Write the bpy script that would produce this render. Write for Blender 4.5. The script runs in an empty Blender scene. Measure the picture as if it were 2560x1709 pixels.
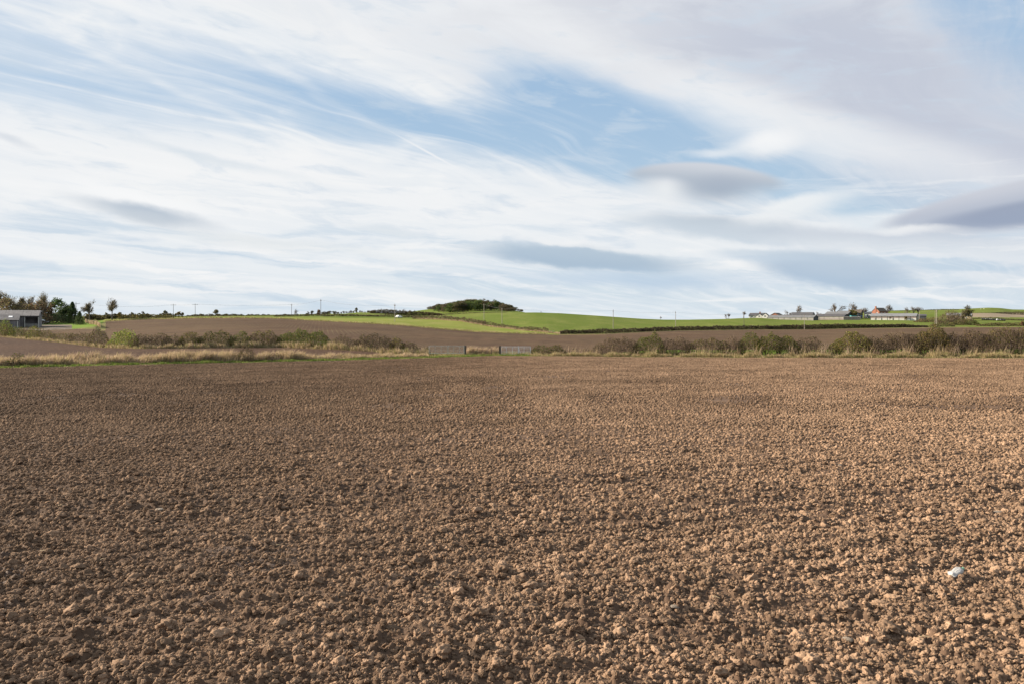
import bpy, math, random
import numpy as np
from mathutils import Vector, Matrix, noise as mnoise
S = bpy.context.scene
COL = S.collection
R = math.radians
F = 1991.1      # focal length in reference pixels (28 mm lens, 2560 px wide)
YH = 800.0      # eye-level line in reference pixels
H = 3.0         # eye height above the nearest soil
# ---------------------------------------------------------------- camera
cam_d = bpy.data.cameras.new('camera')
cam_d.lens = 28.0; cam_d.sensor_width = 36.0
cam_d.shift_y = -(854.5 - YH) / 2560.0
cam_d.clip_start = 0.1; cam_d.clip_end = 30000
cam = bpy.data.objects.new('camera', cam_d); COL.objects.link(cam)
cam.location = (0, 0, H); cam.rotation_euler = (R(90), 0, 0)
S.camera = cam
# ---------------------------------------------------------------- light
SUN_AZ = R(-77)     # clockwise from +Y (view direction): the sun stands to the left, a little ahead
SUN_EL = R(23)
sun_d = bpy.data.lights.new('sun', 'SUN'); sun_d.energy = 5.0; sun_d.angle = R(0.55); sun_d.color = (1.0, 0.87, 0.70)
sun = bpy.data.objects.new('sun', sun_d); COL.objects.link(sun)
sd = Vector((math.sin(SUN_AZ) * math.cos(SUN_EL), math.cos(SUN_AZ) * math.cos(SUN_EL), math.sin(SUN_EL)))
sun.rotation_euler = sd.to_track_quat('Z', 'Y').to_euler()
sun.location = (-60, -10, 40)
S.view_settings.view_transform = 'Standard'; S.view_settings.look = 'None'
S.view_settings.exposure = 1.4; S.view_settings.gamma = 1.0; S.view_settings.use_curve_mapping = False
S.cycles.max_bounces = 5; S.cycles.diffuse_bounces = 2; S.cycles.transparent_max_bounces = 6
# ---------------------------------------------------------------- sky
world = bpy.data.worlds.new('World'); S.world = world; world.use_nodes = True
try: world.cycles.sampling_method = 'MANUAL'; world.cycles.sample_map_resolution = 512
except Exception: pass
wt = world.node_tree; WN = wt.nodes; WL = wt.links; WN.clear()
def n(t, **k):
    o = WN.new(t)
    for a, b in k.items(): setattr(o, a, b)
    return o
def put(sock, v):
    if hasattr(v, 'is_output') or isinstance(v, bpy.types.NodeSocket): WL.new(v, sock)
    else: sock.default_value = v
def mth(op, a, b=0.0, c=None, clamp=False):
    o = n('ShaderNodeMath', operation=op, use_clamp=clamp); put(o.inputs[0], a); put(o.inputs[1], b)
    if c is not None: put(o.inputs[2], c)
    return o.outputs[0]
def sstep(x, a, b, lo=0.0, hi=1.0):
    o = n('ShaderNodeMapRange', interpolation_type='SMOOTHSTEP'); put(o.inputs[0], x)
    o.inputs[1].default_value = a; o.inputs[2].default_value = b; o.inputs[3].default_value = lo; o.inputs[4].default_value = hi
    return o.outputs[0]
def mixc(f, a, b):
    o = n('ShaderNodeMix', data_type='RGBA'); o.clamp_factor = True; put(o.inputs[0], f)
    for s_, v in ((o.inputs[6], a), (o.inputs[7], b)):
        if isinstance(v, tuple): s_.default_value = (v[0] * 7.6, v[1] * 7.6, v[2] * 7.6, 1)     # radiance before exposure
        else: WL.new(v, s_)
    return o.outputs[2]
def noi(vec, scale, detail=5, rough=0.55, dist=0.0, w=None):
    o = n('ShaderNodeTexNoise'); put(o.inputs['Vector'], vec); o.inputs['Scale'].default_value = scale
    o.inputs['Detail'].default_value = detail; o.inputs['Roughness'].default_value = rough; o.inputs['Distortion'].default_value = dist
    return o
tc = n('ShaderNodeTexCoord'); sx = n('ShaderNodeSeparateXYZ'); WL.new(tc.outputs['Generated'], sx.inputs[0])
dx, dy, dz = sx.outputs
az = mth('MULTIPLY', mth('ARCTAN2', dx, dy), 1000.0)
el = mth('MULTIPLY', mth('ARCSINE', dz), 1000.0)
cq = n('ShaderNodeCombineXYZ'); put(cq.inputs[0], az); put(cq.inputs[1], el); Q0 = cq.outputs[0]
def AE(u, v):
    a = math.atan((u - 1280) / F); e = math.atan((YH - v) / F * math.cos(a)); return a * 1000, e * 1000
def mapping(vec, loc=(0, 0, 0), rot=0.0, scale=(1, 1, 1), typ='TEXTURE'):
    o = n('ShaderNodeMapping', vector_type=typ); put(o.inputs[0], vec); o.inputs[1].default_value = loc
    o.inputs[2].default_value = (0, 0, rot); o.inputs[3].default_value = scale; return o.outputs[0]
def vadd(a, b, op='ADD'):
    o = n('ShaderNodeVectorMath', operation=op); put(o.inputs[0], a); put(o.inputs[1], b); return o.outputs[0]
def warp(vec, scale, amp, stretch=(1, 1, 1), rot=0.0, detail=4):
    w = noi(mapping(vec, rot=rot, scale=stretch), scale, detail, 0.6).outputs['Color']
    c = vadd(w, (0.5, 0.5, 0.5), 'SUBTRACT')
    return vadd(vec, vadd(c, amp, 'MULTIPLY'))
QW = warp(Q0, 0.006, (120, 60, 0), (2.5, 1, 1), R(-10))           # broad wandering
QF = warp(Q0, 0.022, (40, 21, 0), (2.0, 1, 1), R(-8), 8)          # ragged edges
QS = warp(Q0, 0.010, (14, 5, 0), (3, 1, 1), R(-6), 3)             # smooth lens clouds
QL = warp(Q0, 0.012, (5, 2.5, 0), (3, 1, 1), R(-6), 2)            # smooth lens clouds, hardly frayed
def blob(vec, u, v, ru, rv, rot, soft=0.9, amp=1.0):
    a, e = AE(u, v)
    l = n('ShaderNodeVectorMath', operation='LENGTH'); put(l.inputs[0], mapping(vec, (a, e, 0), R(-rot), (ru * 0.5 / 1.0, rv * 0.5 / 1.0, 1)))
    return sstep(l.outputs['Value'], 1.0, 1.0 - soft, 0.0, amp)
# streaky cirrus on a plane high overhead, so that the streaks run together towards the horizon
inv = mth('DIVIDE', 1.0, mth('ADD', mth('MAXIMUM', dz, 0.0), 0.10))
cp = n('ShaderNodeCombineXYZ'); put(cp.inputs[0], mth('MULTIPLY', dx, inv)); put(cp.inputs[1], mth('MULTIPLY', dy, inv)); P = cp.outputs[0]
PW = warp(P, 0.45, (0.9, 0.9, 0), (1, 1, 1), 0.0, 3)
# x axis of the streak frame runs along azimuth +38 degrees
streak = noi(mapping(PW, rot=R(52), scale=(3.4, 0.62, 1)), 1.0, 8, 0.60, 0.2).outputs['Fac']
streak2 = noi(mapping(PW, (3, 7, 0), rot=R(44), scale=(1.6, 0.20, 1)), 1.0, 6, 0.6, 0.15).outputs['Fac']
puff = noi(mapping(Q0, scale=(170, 52, 1), rot=R(-7)), 1.0, 8, 0.58, 0.7).outputs['Fac']
wisp = noi(mapping(PW, (13, 5, 0), rot=R(50), scale=(1.9, .16, 1)), 1.0, 9, 0.62, 0.12).outputs['Fac']
fine = noi(mapping(Q0, (5, 9, 0), scale=(70, 16, 1), rot=R(-6)), 1.0, 6, 0.6, 0.5).outputs['Fac']
D = mth('ADD', 0.50, mth('MULTIPLY', mth('SUBTRACT', streak, 0.5), 1.5))
D = mth('ADD', D, mth('MULTIPLY', mth('SUBTRACT', streak2, 0.5), 0.75))
D = mth('ADD', D, mth('MULTIPLY', mth('SUBTRACT', puff, 0.5), 0.55))
D = mth('ADD', D, mth('MULTIPLY', mth('SUBTRACT', wisp, 0.5), 0.95))
D = mth('ADD', D, mth('MULTIPLY', mth('SUBTRACT', fine, 0.5), 0.45))
for b in [ # u, v, ru, rv, rot, soft, amp   (u, v give the bearing and height of a patch of cloud)
    (800, 60, 1500, 330, 8, .9, .55), (60, 60, 700, 260, 0, .9, .05), (1180, 170, 420, 170, 20, .9, .35), (150, 95, 460, 90, 6, .9, .25),
    (60, 190, 720, 170, 12, .9, -.26), (460, 235, 1000, 170, 15, .9, -.26), (1000, 300, 900, 130, 14, .9, -.30), (120, 300, 660, 100, 6, .9, -.30),
    (500, 270, 900, 16, 20, .9, .20), (760, 220, 800, 18, 24, .9, .22), (1000, 200, 700, 30, 26, .9, .25),
    (250, 580, 2100, 390, 6, .9, .75), (1050, 520, 1300, 260, 8, .9, .40),
    (1500, 260, 700, 190, 16, .95, -.85), (1560, 360, 1250, 230, 8, .95, -.70), (1900, 400, 700, 150, 14, .95, -.35), (1330, 215, 220, 90, 25, .9, -.25), (1990, 350, 500, 60, 14, .8, -.3),
    (2130, 150, 1600, 440, 20, .85, .85), (2640, 20, 640, 440, 50, .98, -1.12), (2100, 530, 520, 130, 4, .85, -1.0), (1700, 700, 1500, 130, 2, .9, -.45),
    (500, 690, 1400, 60, 2, .9, -.35), (1380, 500, 620, 120, 12, .9, .40), (2000, 505, 330, 120, -14, .8, .55), (1900, 358, 150, 62, -6, .9, .9),
    (2250, 630, 900, 170, 4, .9, .45), (1800, 620, 1000, 150, 6, .9, .3)]:
    D = mth('ADD', D, blob(QW, *b))
cov = sstep(D, -0.22, 1.10)
# clear air: the Nishita sky, a little paler and cooler as on the day
sky = n('ShaderNodeTexSky', sky_type='NISHITA'); sky.sun_disc = False; sky.sun_elevation = SUN_EL; sky.sun_rotation = SUN_AZ
sky.air_density = 1.0; sky.dust_density = 0.6; sky.ozone_density = 1.6; sky.altitude = 100
sky_s = n('ShaderNodeMix', data_type='RGBA', blend_type='MULTIPLY'); sky_s.inputs[0].default_value = 1
WL.new(sky.outputs[0], sky_s.inputs[6]); sky_s.inputs[7].default_value = (.76, .76, .76, 1)
clear = mixc(0.82, sky_s.outputs[2], mixc(sstep(el, 0, 420), (.50, .67, .82), (.30, .50, .76)))
col = mixc(cov, clear, (.84, .87, .90))
# thick bright parts, thin grey veils
col = mixc(mth('MULTIPLY', sstep(mth('ADD', puff, mth('MULTIPLY', streak, .6)), .78, 1.0), mth('MULTIPLY', cov, .75)), col, (.95, .95, .94))
veil = mth('ADD', blob(QW, 2250, 190, 1500, 560, 18, .8, .85), blob(QW, 1500, 60, 1300, 240, 6, .9, .5))
veiln = mth('MULTIPLY', veil, sstep(mth('ADD', mth('MULTIPLY', puff, .5), mth('MULTIPLY', streak, .5)), .40, .58, .45, 1.1))
col = mixc(mth('MULTIPLY', veiln, cov), col, (.58, .61, .69))
for b in [(2330, 320, 800, 260, 38, .9, .70), (1960, 120, 800, 110, 14, .9, .40), (2500, 450, 500, 120, 10, .9, .3)]: col = mixc(blob(QF, *b), col, (.52, .56, .67))
for b in [(1930, 300, 900, 90, 22, .9, .70), (1280, 55, 640, 150, 4, .9, .45), (520, 420, 1500, 130, 8, .9, .80), (200, 540, 1000, 180, 4, .9, .65), (2150, 640, 760, 80, 5, .9, .5), (2180, 565, 330, 38, 2, .8, .7)]:
    col = mixc(blob(QW, *b), col, (.93, .93, .93))
# the lower sky is duller and bluer than the high cloud
col = mixc(sstep(el, 190, 20, 0, .42), col, (.66, .75, .83))
# low cloud banks near the horizon
lowm = mth('MULTIPLY', sstep(el, 215, 60), sstep(el, -40, 5))
bank = noi(mapping(QF, (9, 3, 0), scale=(300, 24, 1), rot=R(-2)), 1.0, 6, 0.55, 0.4).outputs['Fac']
col = mixc(mth('MULTIPLY', sstep(bank, .50, .66), mth('MULTIPLY', lowm, .80)), col, (.50, .63, .76))
bank2 = noi(mapping(QF, (31, 17, 0), scale=(200, 17, 1), rot=R(-2)), 1.0, 7, 0.6, 0.5).outputs['Fac']
col = mixc(mth('MULTIPLY', sstep(bank2, .51, .63), mth('MULTIPLY', lowm, .85)), col, (.93, .93, .93))
# fine brightness in the high cloud
col = mixc(mth('MULTIPLY', sstep(wisp, .46, .74), mth('SUBTRACT', .44, mth('MULTIPLY', veil, .38))), col, (.95, .95, .95))
col = mixc(mth('MULTIPLY', sstep(mth('ADD', mth('MULTIPLY', fine, .6), mth('MULTIPLY', puff, .4)), .50, .35), .52), col, (.58, .68, .79))
# single clouds: (vec, u, v, ru, rise, drop, rot, soft, colour top, colour base, amount)
def lens(vec, u, v, ru, rt, rb, rot, soft, ct, cb, amt, g0=-.6, g1=.9, sb=None, px=1.5):
    a, e = AE(u, v)
    m = mapping(vec, (a, e, 0), R(-rot), (ru * .36, 1, 1)); s_ = n('ShaderNodeSeparateXYZ'); WL.new(m, s_.inputs[0])
    rt *= .72; rb *= .72
    y = mth('MAXIMUM', mth('DIVIDE', s_.outputs[1], rt * .5), mth('DIVIDE', s_.outputs[1], -rb * .5))
    r = mth('SQRT', mth('ADD', mth('MULTIPLY', y, y), mth('POWER', mth('ABSOLUTE', s_.outputs[0]), px)))
    msk = sstep(r, 1.0, 1.0 - soft, 0, amt)
    if sb is not None:
        m2 = sstep(r, 1.0, 1.0 - sb, 0, amt); k = sstep(s_.outputs[1], -rb * .2, rt * .15)
        msk = mth('ADD', mth('MULTIPLY', msk, k), mth('MULTIPLY', m2, mth('SUBTRACT', 1.0, k)))
    cc = mixc(sstep(mth('DIVIDE', s_.outputs[1], rt * .5), g0, g1), cb, ct)
    global col
    col = mixc(msk, col, cc)
W_ = (.92, .92, .92); G1 = (.46, .53, .63); G2 = (.40, .52, .66); G3 = (.60, .66, .74)
lens(QL, 1690, 480, 260, 50, 110, 5, .5, (.78, .81, .85), (.86, .88, .90), .7, sb=.95)
lens(QS, 1758, 452, 290, 66, 104, 6, .22, (.62, .65, .71), (.44, .50, .58), 1.0, -.1, .9, sb=.9, px=1.7)
lens(QS, 1664, 462, 130, 40, 100, 8, .9, (.76, .78, .82), (.86, .88, .89), .85, sb=.95)
lens(QS, 1800, 462, 190, 52, 74, 2, .8, (.42, .47, .56), (.34, .41, .51), .85, sb=.9)
lens(QS, 2720, 474, 590, 74, 96, -8, .22, (.60, .62, .69), (.40, .45, .56), .97, -.3, .9, sb=.5, px=2.2)
lens(QS, 2690, 508, 460, 42, 58, -6, .5, (.29, .34, .46), (.28, .34, .47), .9, sb=.5, px=2.0)
lens(QF, 345, 512, 330, 62, 44, 12, .6, (.97, .97, .97), (.90, .91, .92), .95)
lens(QF, 362, 533, 300, 42, 46, 10, .7, (.42, .50, .60), (.56, .62, .69), .95)
lens(QF, 1452, 645, 520, 56, 52, 5, .5, (.44, .55, .66), (.37, .49, .62), .95)
lens(QF, 1430, 612, 640, 30, 10, 6, .9, W_, W_, .5)
lens(QF, 2080, 672, 330, 74, 74, 7, .45, (.52, .61, .71), (.40, .52, .66), .95)
lens(QF, 1900, 640, 240, 26, 40, 4, .6, (.52, .62, .72), (.55, .65, .76), .6)
lens(QF, 1810, 572, 460, 60, 56, 7, .6, (.50, .57, .65), (.58, .66, .74), .95)
lens(QF, 2180, 600, 700, 44, 60, 5, .8, (.53, .58, .67), (.68, .73, .79), .85)
lens(QF, 1600, 700, 900, 60, 50, 2, .9, (.48, .61, .75), (.46, .60, .76), .7)
lens(QF, 520, 392, 520, 20, 30, 11, .9, (.66, .73, .80), (.72, .78, .83), .7)
lens(QF, 980, 578, 220, 26, 26, 8, .8, (.66, .73, .80), (.74, .79, .83), .7)
lens(QF, 960, 640, 240, 24, 18, 4, .6, (.94, .94, .93), (.82, .85, .87), .8)
lens(QF, 20, 350, 140, 22, 22, 16, .9, (.62, .67, .74), (.68, .72, .78), .7)
lens(QF, 640, 600, 520, 26, 46, 4, .9, (.74, .77, .79), (.74, .78, .80), .6)
lens(QF, 1908, 362, 170, 60, 56, -4, .8, (.96, .96, .96), (.88, .90, .92), .95)
lens(QF, 1790, 382, 130, 26, 26, 4, .9, (.88, .90, .92), (.82, .86, .90), .7)
lens(QF, 2000, 512, 300, 44, 70, -12, .8, (.95, .95, .94), (.88, .90, .91), .85)
lens(QF, 2270, 578, 240, 20, 24, 3, .9, (.94, .94, .93), (.86, .87, .89), .8)
lens(QS, 1865, 749, 170, 12, 9, 1, .8, (.92, .93, .93), (.86, .88, .89), .9)
lens(QS, 1380, 752, 240, 20, 14, 2, .8, (.88, .90, .92), (.78, .84, .88), .8)
lens(QS, 690, 761, 130, 14, 10, 1, .6, (.93, .93, .92), (.85, .87, .88), .8)
lens(QF, 250, 722, 480, 34, 40, 3, .7, (.93, .93, .93), (.84, .87, .89), .7)
lens(QF, 120, 640, 460, 34, 26, 7, .8, (.95, .95, .95), (.90, .91, .91), .7)
lens(Q0, 1072, 383, 200, 7, 5, 27, .9, (.95, .95, .95), (.92, .92, .93), .75)        # contrail
# pale air along the horizon and below it
col = mixc(.10, col, (.70, .76, .82))
col = mixc(sstep(el, 45, -5, 0, .35), col, (.72, .80, .86))
col = mixc(sstep(el, -2, -30), col, (.30, .27, .23))
bg = n('ShaderNodeBackground'); WL.new(col, bg.inputs[0]); bg.inputs[1].default_value = 0.05
wo = n('ShaderNodeOutputWorld'); WL.new(bg.outputs[0], wo.inputs[0])

# ================================================================ helpers
rng = np.random.default_rng(11); random.seed(5)
def new_mesh(name, V, Fc, mats=None, mi=None, smooth=False, colors=None):
    """V (n,3) float, Fc (m,k) int array or list of lists -> mesh"""
    me = bpy.data.meshes.new(name)
    if isinstance(Fc, np.ndarray):
        V = np.ascontiguousarray(V, dtype=np.float32); Fc = np.ascontiguousarray(Fc, dtype=np.int32)
        m, k = Fc.shape
        me.vertices.add(len(V)); me.vertices.foreach_set('co', V.ravel())
        me.loops.add(m * k); me.loops.foreach_set('vertex_index', Fc.ravel())
        me.polygons.add(m); me.polygons.foreach_set('loop_start', np.arange(0, m * k, k, dtype=np.int32))
        me.polygons.foreach_set('loop_total', np.full(m, k, dtype=np.int32))
        me.update(calc_edges=True)
    else:
        me.from_pydata([tuple(v) for v in V], [], [tuple(f) for f in Fc]); me.update()
    if mats:
        for m_ in mats: me.materials.append(m_)
    if mi is not None: me.polygons.foreach_set('material_index', np.asarray(mi, dtype=np.int32))
    if colors is not None:     # one colour per face
        at = me.color_attributes.new('Col', 'FLOAT_COLOR', 'CORNER')
        k = len(me.loops) // max(1, len(me.polygons))
        c = np.ones((len(me.polygons), 4), np.float32); c[:, :3] = colors
        at.data.foreach_set('color', np.repeat(c, k, axis=0).ravel())
    if smooth: me.polygons.foreach_set('use_smooth', np.ones(len(me.polygons), dtype=bool))
    return me
def link(name, me, parent=None, loc=None, rz=0.0):
    o = bpy.data.objects.new(name, me); COL.objects.link(o)
    if parent is not None: o.parent = parent
    if loc is not None: o.location = loc
    if rz: o.rotation_euler = (0, 0, rz)
    return o
def tag(o, label=None, cat=None, group=None, kind=None):
    if label: o['label'] = label
    if cat: o['category'] = cat
    if group: o['group'] = group
    if kind: o['kind'] = kind
    return o
def thing(name, loc, label, cat, group=None, rz=0.0):
    o = bpy.data.objects.new(name, None); COL.objects.link(o); o.empty_display_size = 0.3
    o.location = loc; o.rotation_euler = (0, 0, rz); return tag(o, label, cat, group)
def copy_tree(o, parent=None):
    c = o.copy(); COL.objects.link(c); c.parent = parent
    for ch in [x for x in COL.objects if x.parent == o]: copy_tree(ch, c)
    return c

# ---------------------------------------------------------------- materials
def mat(name, base=(.5, .5, .5), rough=.85, noise=None, spec=.25, attr=False, bump=None, trans=0.0, metal=0.0, extra=None):
    m = bpy.data.materials.new(name); m.use_nodes = True; t = m.node_tree; N = t.nodes; L = t.links
    b = N['Principled BSDF']; b.inputs['Roughness'].default_value = rough; b.inputs['Specular IOR Level'].default_value = spec
    b.inputs['Metallic'].default_value = metal
    b.inputs['Base Color'].default_value = (*base, 1)
    co = N.new('ShaderNodeTexCoord').outputs['Object']
    cur = None
    if attr:
        a = N.new('ShaderNodeVertexColor'); a.layer_name = 'Col'; cur = a.outputs['Color']
    if noise:      # list of (scale, detail, colour, lo, hi[, stretch])
        for it in noise:
            sc_, de, c2, lo, hi = it[:5]; st = it[5] if len(it) > 5 else (1, 1, 1)
            mp = N.new('ShaderNodeMapping'); L.new(co, mp.inputs[0]); mp.inputs[3].default_value = st
            nz = N.new('ShaderNodeTexNoise'); L.new(mp.outputs[0], nz.inputs['Vector']); nz.inputs['Scale'].default_value = sc_; nz.inputs['Detail'].default_value = de
            mr = N.new('ShaderNodeMapRange'); L.new(nz.outputs['Fac'], mr.inputs[0]); mr.inputs[1].default_value = lo; mr.inputs[2].default_value = hi
            mx = N.new('ShaderNodeMix'); mx.data_type = 'RGBA'; L.new(mr.outputs[0], mx.inputs[0])
            if cur is None: mx.inputs[6].default_value = (*base, 1)
            else: L.new(cur, mx.inputs[6])
            mx.inputs[7].default_value = (*c2, 1); cur = mx.outputs[2]
    if cur is not None: L.new(cur, b.inputs['Base Color'])
    if bump:
        prev = None
        for sc_, de, dist in bump:
            nz = N.new('ShaderNodeTexNoise'); L.new(co, nz.inputs['Vector']); nz.inputs['Scale'].default_value = sc_; nz.inputs['Detail'].default_value = de; nz.inputs['Roughness'].default_value = .65
            bp = N.new('ShaderNodeBump'); bp.inputs['Distance'].default_value = dist; bp.inputs['Strength'].default_value = 1.0
            L.new(nz.outputs['Fac'], bp.inputs['Height'])
            if prev: L.new(prev, bp.inputs['Normal'])
            prev = bp.outputs[0]
        L.new(prev, b.inputs['Normal'])
    if trans:
        tl = N.new('ShaderNodeBsdfTranslucent'); ms = N.new('ShaderNodeMixShader'); ms.inputs[0].default_value = trans
        if cur is not None: L.new(cur, tl.inputs[0])
        else: tl.inputs[0].default_value = (*base, 1)
        out = N['Material Output']; L.new(b.outputs[0], ms.inputs[1]); L.new(tl.outputs[0], ms.inputs[2]); L.new(ms.outputs[0], out.inputs[0])
    if extra: extra(m, N, L, b, co, cur)
    return m

def shade_damp_node(m, N, L):
    # colour darkened leftward: painted shade of clods seen against the sun, with some damp
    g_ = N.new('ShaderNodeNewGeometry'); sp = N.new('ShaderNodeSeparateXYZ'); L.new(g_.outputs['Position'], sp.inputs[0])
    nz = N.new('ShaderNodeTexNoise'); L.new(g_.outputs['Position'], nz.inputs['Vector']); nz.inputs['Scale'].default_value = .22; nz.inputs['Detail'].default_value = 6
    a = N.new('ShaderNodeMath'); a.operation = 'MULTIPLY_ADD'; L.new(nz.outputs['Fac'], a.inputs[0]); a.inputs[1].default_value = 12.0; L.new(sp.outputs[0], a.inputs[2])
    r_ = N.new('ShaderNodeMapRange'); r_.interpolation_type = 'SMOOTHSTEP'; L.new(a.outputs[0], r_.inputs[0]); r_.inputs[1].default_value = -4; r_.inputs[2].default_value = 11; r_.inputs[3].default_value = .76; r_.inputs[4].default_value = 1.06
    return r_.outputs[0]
def scale_col(N, L, c, f):
    v_ = N.new('ShaderNodeVectorMath'); v_.operation = 'SCALE'; L.new(c, v_.inputs[0]); L.new(f, v_.inputs['Scale']); return v_.outputs[0]
def soil_extra(m, N, L, b, co, cur):
    # damp, smoother patches in the low ground to the left: duller colour, lower roughness
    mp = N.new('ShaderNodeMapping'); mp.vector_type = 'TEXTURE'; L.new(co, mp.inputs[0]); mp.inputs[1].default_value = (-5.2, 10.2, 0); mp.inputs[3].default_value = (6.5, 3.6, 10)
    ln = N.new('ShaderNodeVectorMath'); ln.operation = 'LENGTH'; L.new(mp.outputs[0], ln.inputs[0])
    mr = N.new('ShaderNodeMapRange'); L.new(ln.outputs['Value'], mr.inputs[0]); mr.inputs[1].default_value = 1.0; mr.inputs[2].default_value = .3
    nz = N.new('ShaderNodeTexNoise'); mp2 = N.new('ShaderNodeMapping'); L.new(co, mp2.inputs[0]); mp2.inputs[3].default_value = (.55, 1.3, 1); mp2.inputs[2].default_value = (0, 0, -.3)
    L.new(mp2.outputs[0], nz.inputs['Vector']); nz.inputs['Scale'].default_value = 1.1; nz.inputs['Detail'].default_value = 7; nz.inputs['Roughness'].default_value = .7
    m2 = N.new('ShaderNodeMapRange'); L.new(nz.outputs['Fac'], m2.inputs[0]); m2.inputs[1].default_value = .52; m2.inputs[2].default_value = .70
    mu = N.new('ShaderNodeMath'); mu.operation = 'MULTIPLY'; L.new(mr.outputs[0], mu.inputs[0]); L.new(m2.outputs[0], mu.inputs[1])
    mx = N.new('ShaderNodeMix'); mx.data_type = 'RGBA'; L.new(mu.outputs[0], mx.inputs[0]); L.new(cur, mx.inputs[6]); mx.inputs[7].default_value = (.135, .100, .082, 1); L.new(scale_col(N, L, mx.outputs[2], shade_damp_node(m, N, L)), b.inputs['Base Color'])
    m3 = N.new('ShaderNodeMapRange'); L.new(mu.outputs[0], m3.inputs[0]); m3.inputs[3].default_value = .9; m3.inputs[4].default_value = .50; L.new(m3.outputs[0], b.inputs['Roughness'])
SOIL = (.100, .063, .041)
M = {}
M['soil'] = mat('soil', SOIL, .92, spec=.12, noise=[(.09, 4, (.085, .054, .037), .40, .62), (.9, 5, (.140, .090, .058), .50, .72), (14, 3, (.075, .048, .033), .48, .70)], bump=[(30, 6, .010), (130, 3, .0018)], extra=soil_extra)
def clod_extra(m, N, L, b, co, cur):
    oi = N.new('ShaderNodeObjectInfo'); mr = N.new('ShaderNodeMapRange'); L.new(oi.outputs['Random'], mr.inputs[0]); mr.inputs[3].default_value = .62; mr.inputs[4].default_value = 1.32
    geo = N.new('ShaderNodeNewGeometry'); nz = N.new('ShaderNodeTexNoise'); L.new(geo.outputs['Position'], nz.inputs['Vector']); nz.inputs['Scale'].default_value = .8; nz.inputs['Detail'].default_value = 6; nz.inputs['Roughness'].default_value = .7
    m2 = N.new('ShaderNodeMapRange'); L.new(nz.outputs['Fac'], m2.inputs[0]); m2.inputs[1].default_value = .35; m2.inputs[2].default_value = .65; m2.inputs[3].default_value = .78; m2.inputs[4].default_value = 1.16
    mu = N.new('ShaderNodeMath'); mu.operation = 'MULTIPLY'; L.new(mr.outputs[0], mu.inputs[0]); L.new(m2.outputs[0], mu.inputs[1])
    vm = N.new('ShaderNodeVectorMath'); vm.operation = 'SCALE'; L.new(cur, vm.inputs[0]); L.new(mu.outputs[0], vm.inputs['Scale']); L.new(scale_col(N, L, vm.outputs[0], shade_damp_node(m, N, L)), b.inputs['Base Color'])
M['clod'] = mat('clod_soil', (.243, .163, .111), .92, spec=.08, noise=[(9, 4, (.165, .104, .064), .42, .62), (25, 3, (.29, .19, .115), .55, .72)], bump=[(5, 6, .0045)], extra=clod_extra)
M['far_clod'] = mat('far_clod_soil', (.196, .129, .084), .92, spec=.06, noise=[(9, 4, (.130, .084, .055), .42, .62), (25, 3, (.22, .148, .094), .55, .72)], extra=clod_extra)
M['stone'] = mat('field_stone', (.20, .165, .13), .8, [(12, 4, (.15, .125, .10), .4, .6)], bump=[(60, 4, .004)])
def rows_extra(az, period, colr, amt, fine_col):
    def ex(m, N, L, b, co, cur):
        mp = N.new('ShaderNodeMapping'); L.new(co, mp.inputs[0]); mp.inputs[2].default_value = (0, 0, az)
        wv = N.new('ShaderNodeTexWave'); wv.wave_type = 'BANDS'; wv.bands_direction = 'X'; L.new(mp.outputs[0], wv.inputs['Vector'])
        wv.inputs['Scale'].default_value = 0.314 / period * 2; wv.inputs['Distortion'].default_value = .25; wv.inputs['Detail'].default_value = 2; wv.inputs['Detail Scale'].default_value = .2
        mr = N.new('ShaderNodeMapRange'); L.new(wv.outputs['Fac'], mr.inputs[0]); mr.inputs[1].default_value = .86; mr.inputs[2].default_value = .99; mr.inputs[4].default_value = amt
        nz = N.new('ShaderNodeTexNoise'); L.new(co, nz.inputs['Vector']); nz.inputs['Scale'].default_value = .03; nz.inputs['Detail'].default_value = 4
        m2 = N.new('ShaderNodeMapRange'); L.new(nz.outputs['Fac'], m2.inputs[0]); m2.inputs[1].default_value = .4; m2.inputs[2].default_value = .6
        mu = N.new('ShaderNodeMath'); mu.operation = 'MULTIPLY'; L.new(mr.outputs[0], mu.inputs[0]); L.new(m2.outputs[0], mu.inputs[1])
        mx = N.new('ShaderNodeMix'); mx.data_type = 'RGBA'; L.new(mu.outputs[0], mx.inputs[0]); L.new(cur, mx.inputs[6]); mx.inputs[7].default_value = (*colr, 1)
        L.new(mx.outputs[2], b.inputs['Base Color'])
    return ex
M['soil_mid'] = mat('drilled_soil', (.070, .044, .029), .95, spec=.04, noise=[(.02, 4, (.094, .061, .038), .42, .62), (.35, 6, (.052, .033, .023), .48, .72, (1, .25, 1)), (3, 5, (.11, .073, .049), .52, .75)], bump=[(1.2, 6, .16)],
                   extra=rows_extra(R(-13.5), 2.1, (.15, .13, .065), .55, None))
M['soil_wedge'] = mat('tilled_soil', (.066, .041, .029), .95, spec=.04, noise=[(.05, 4, (.055, .035, .026), .4, .6), (2.2, 6, (.125, .082, .058), .52, .70)], bump=[(2.5, 7, .16)])
M['pasture'] = mat('pasture', (.114, .138, .032), .95, [(.018, 4, (.092, .124, .022), .42, .60), (.11, 5, (.142, .158, .042), .48, .70, (1, .35, 1)), (1.3, 6, (.072, .100, .020), .48, .70)], spec=.03, bump=[(1.2, 6, .15)])
M['meadow'] = mat('pale_meadow', (.172, .186, .046), .95, [(.03, 4, (.142, .164, .036), .42, .60), (.15, 5, (.208, .198, .068), .46, .68, (1, .3, 1)), (1.8, 5, (.12, .150, .02), .5, .7)], spec=.03, bump=[(1.5, 6, .12)])
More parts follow.
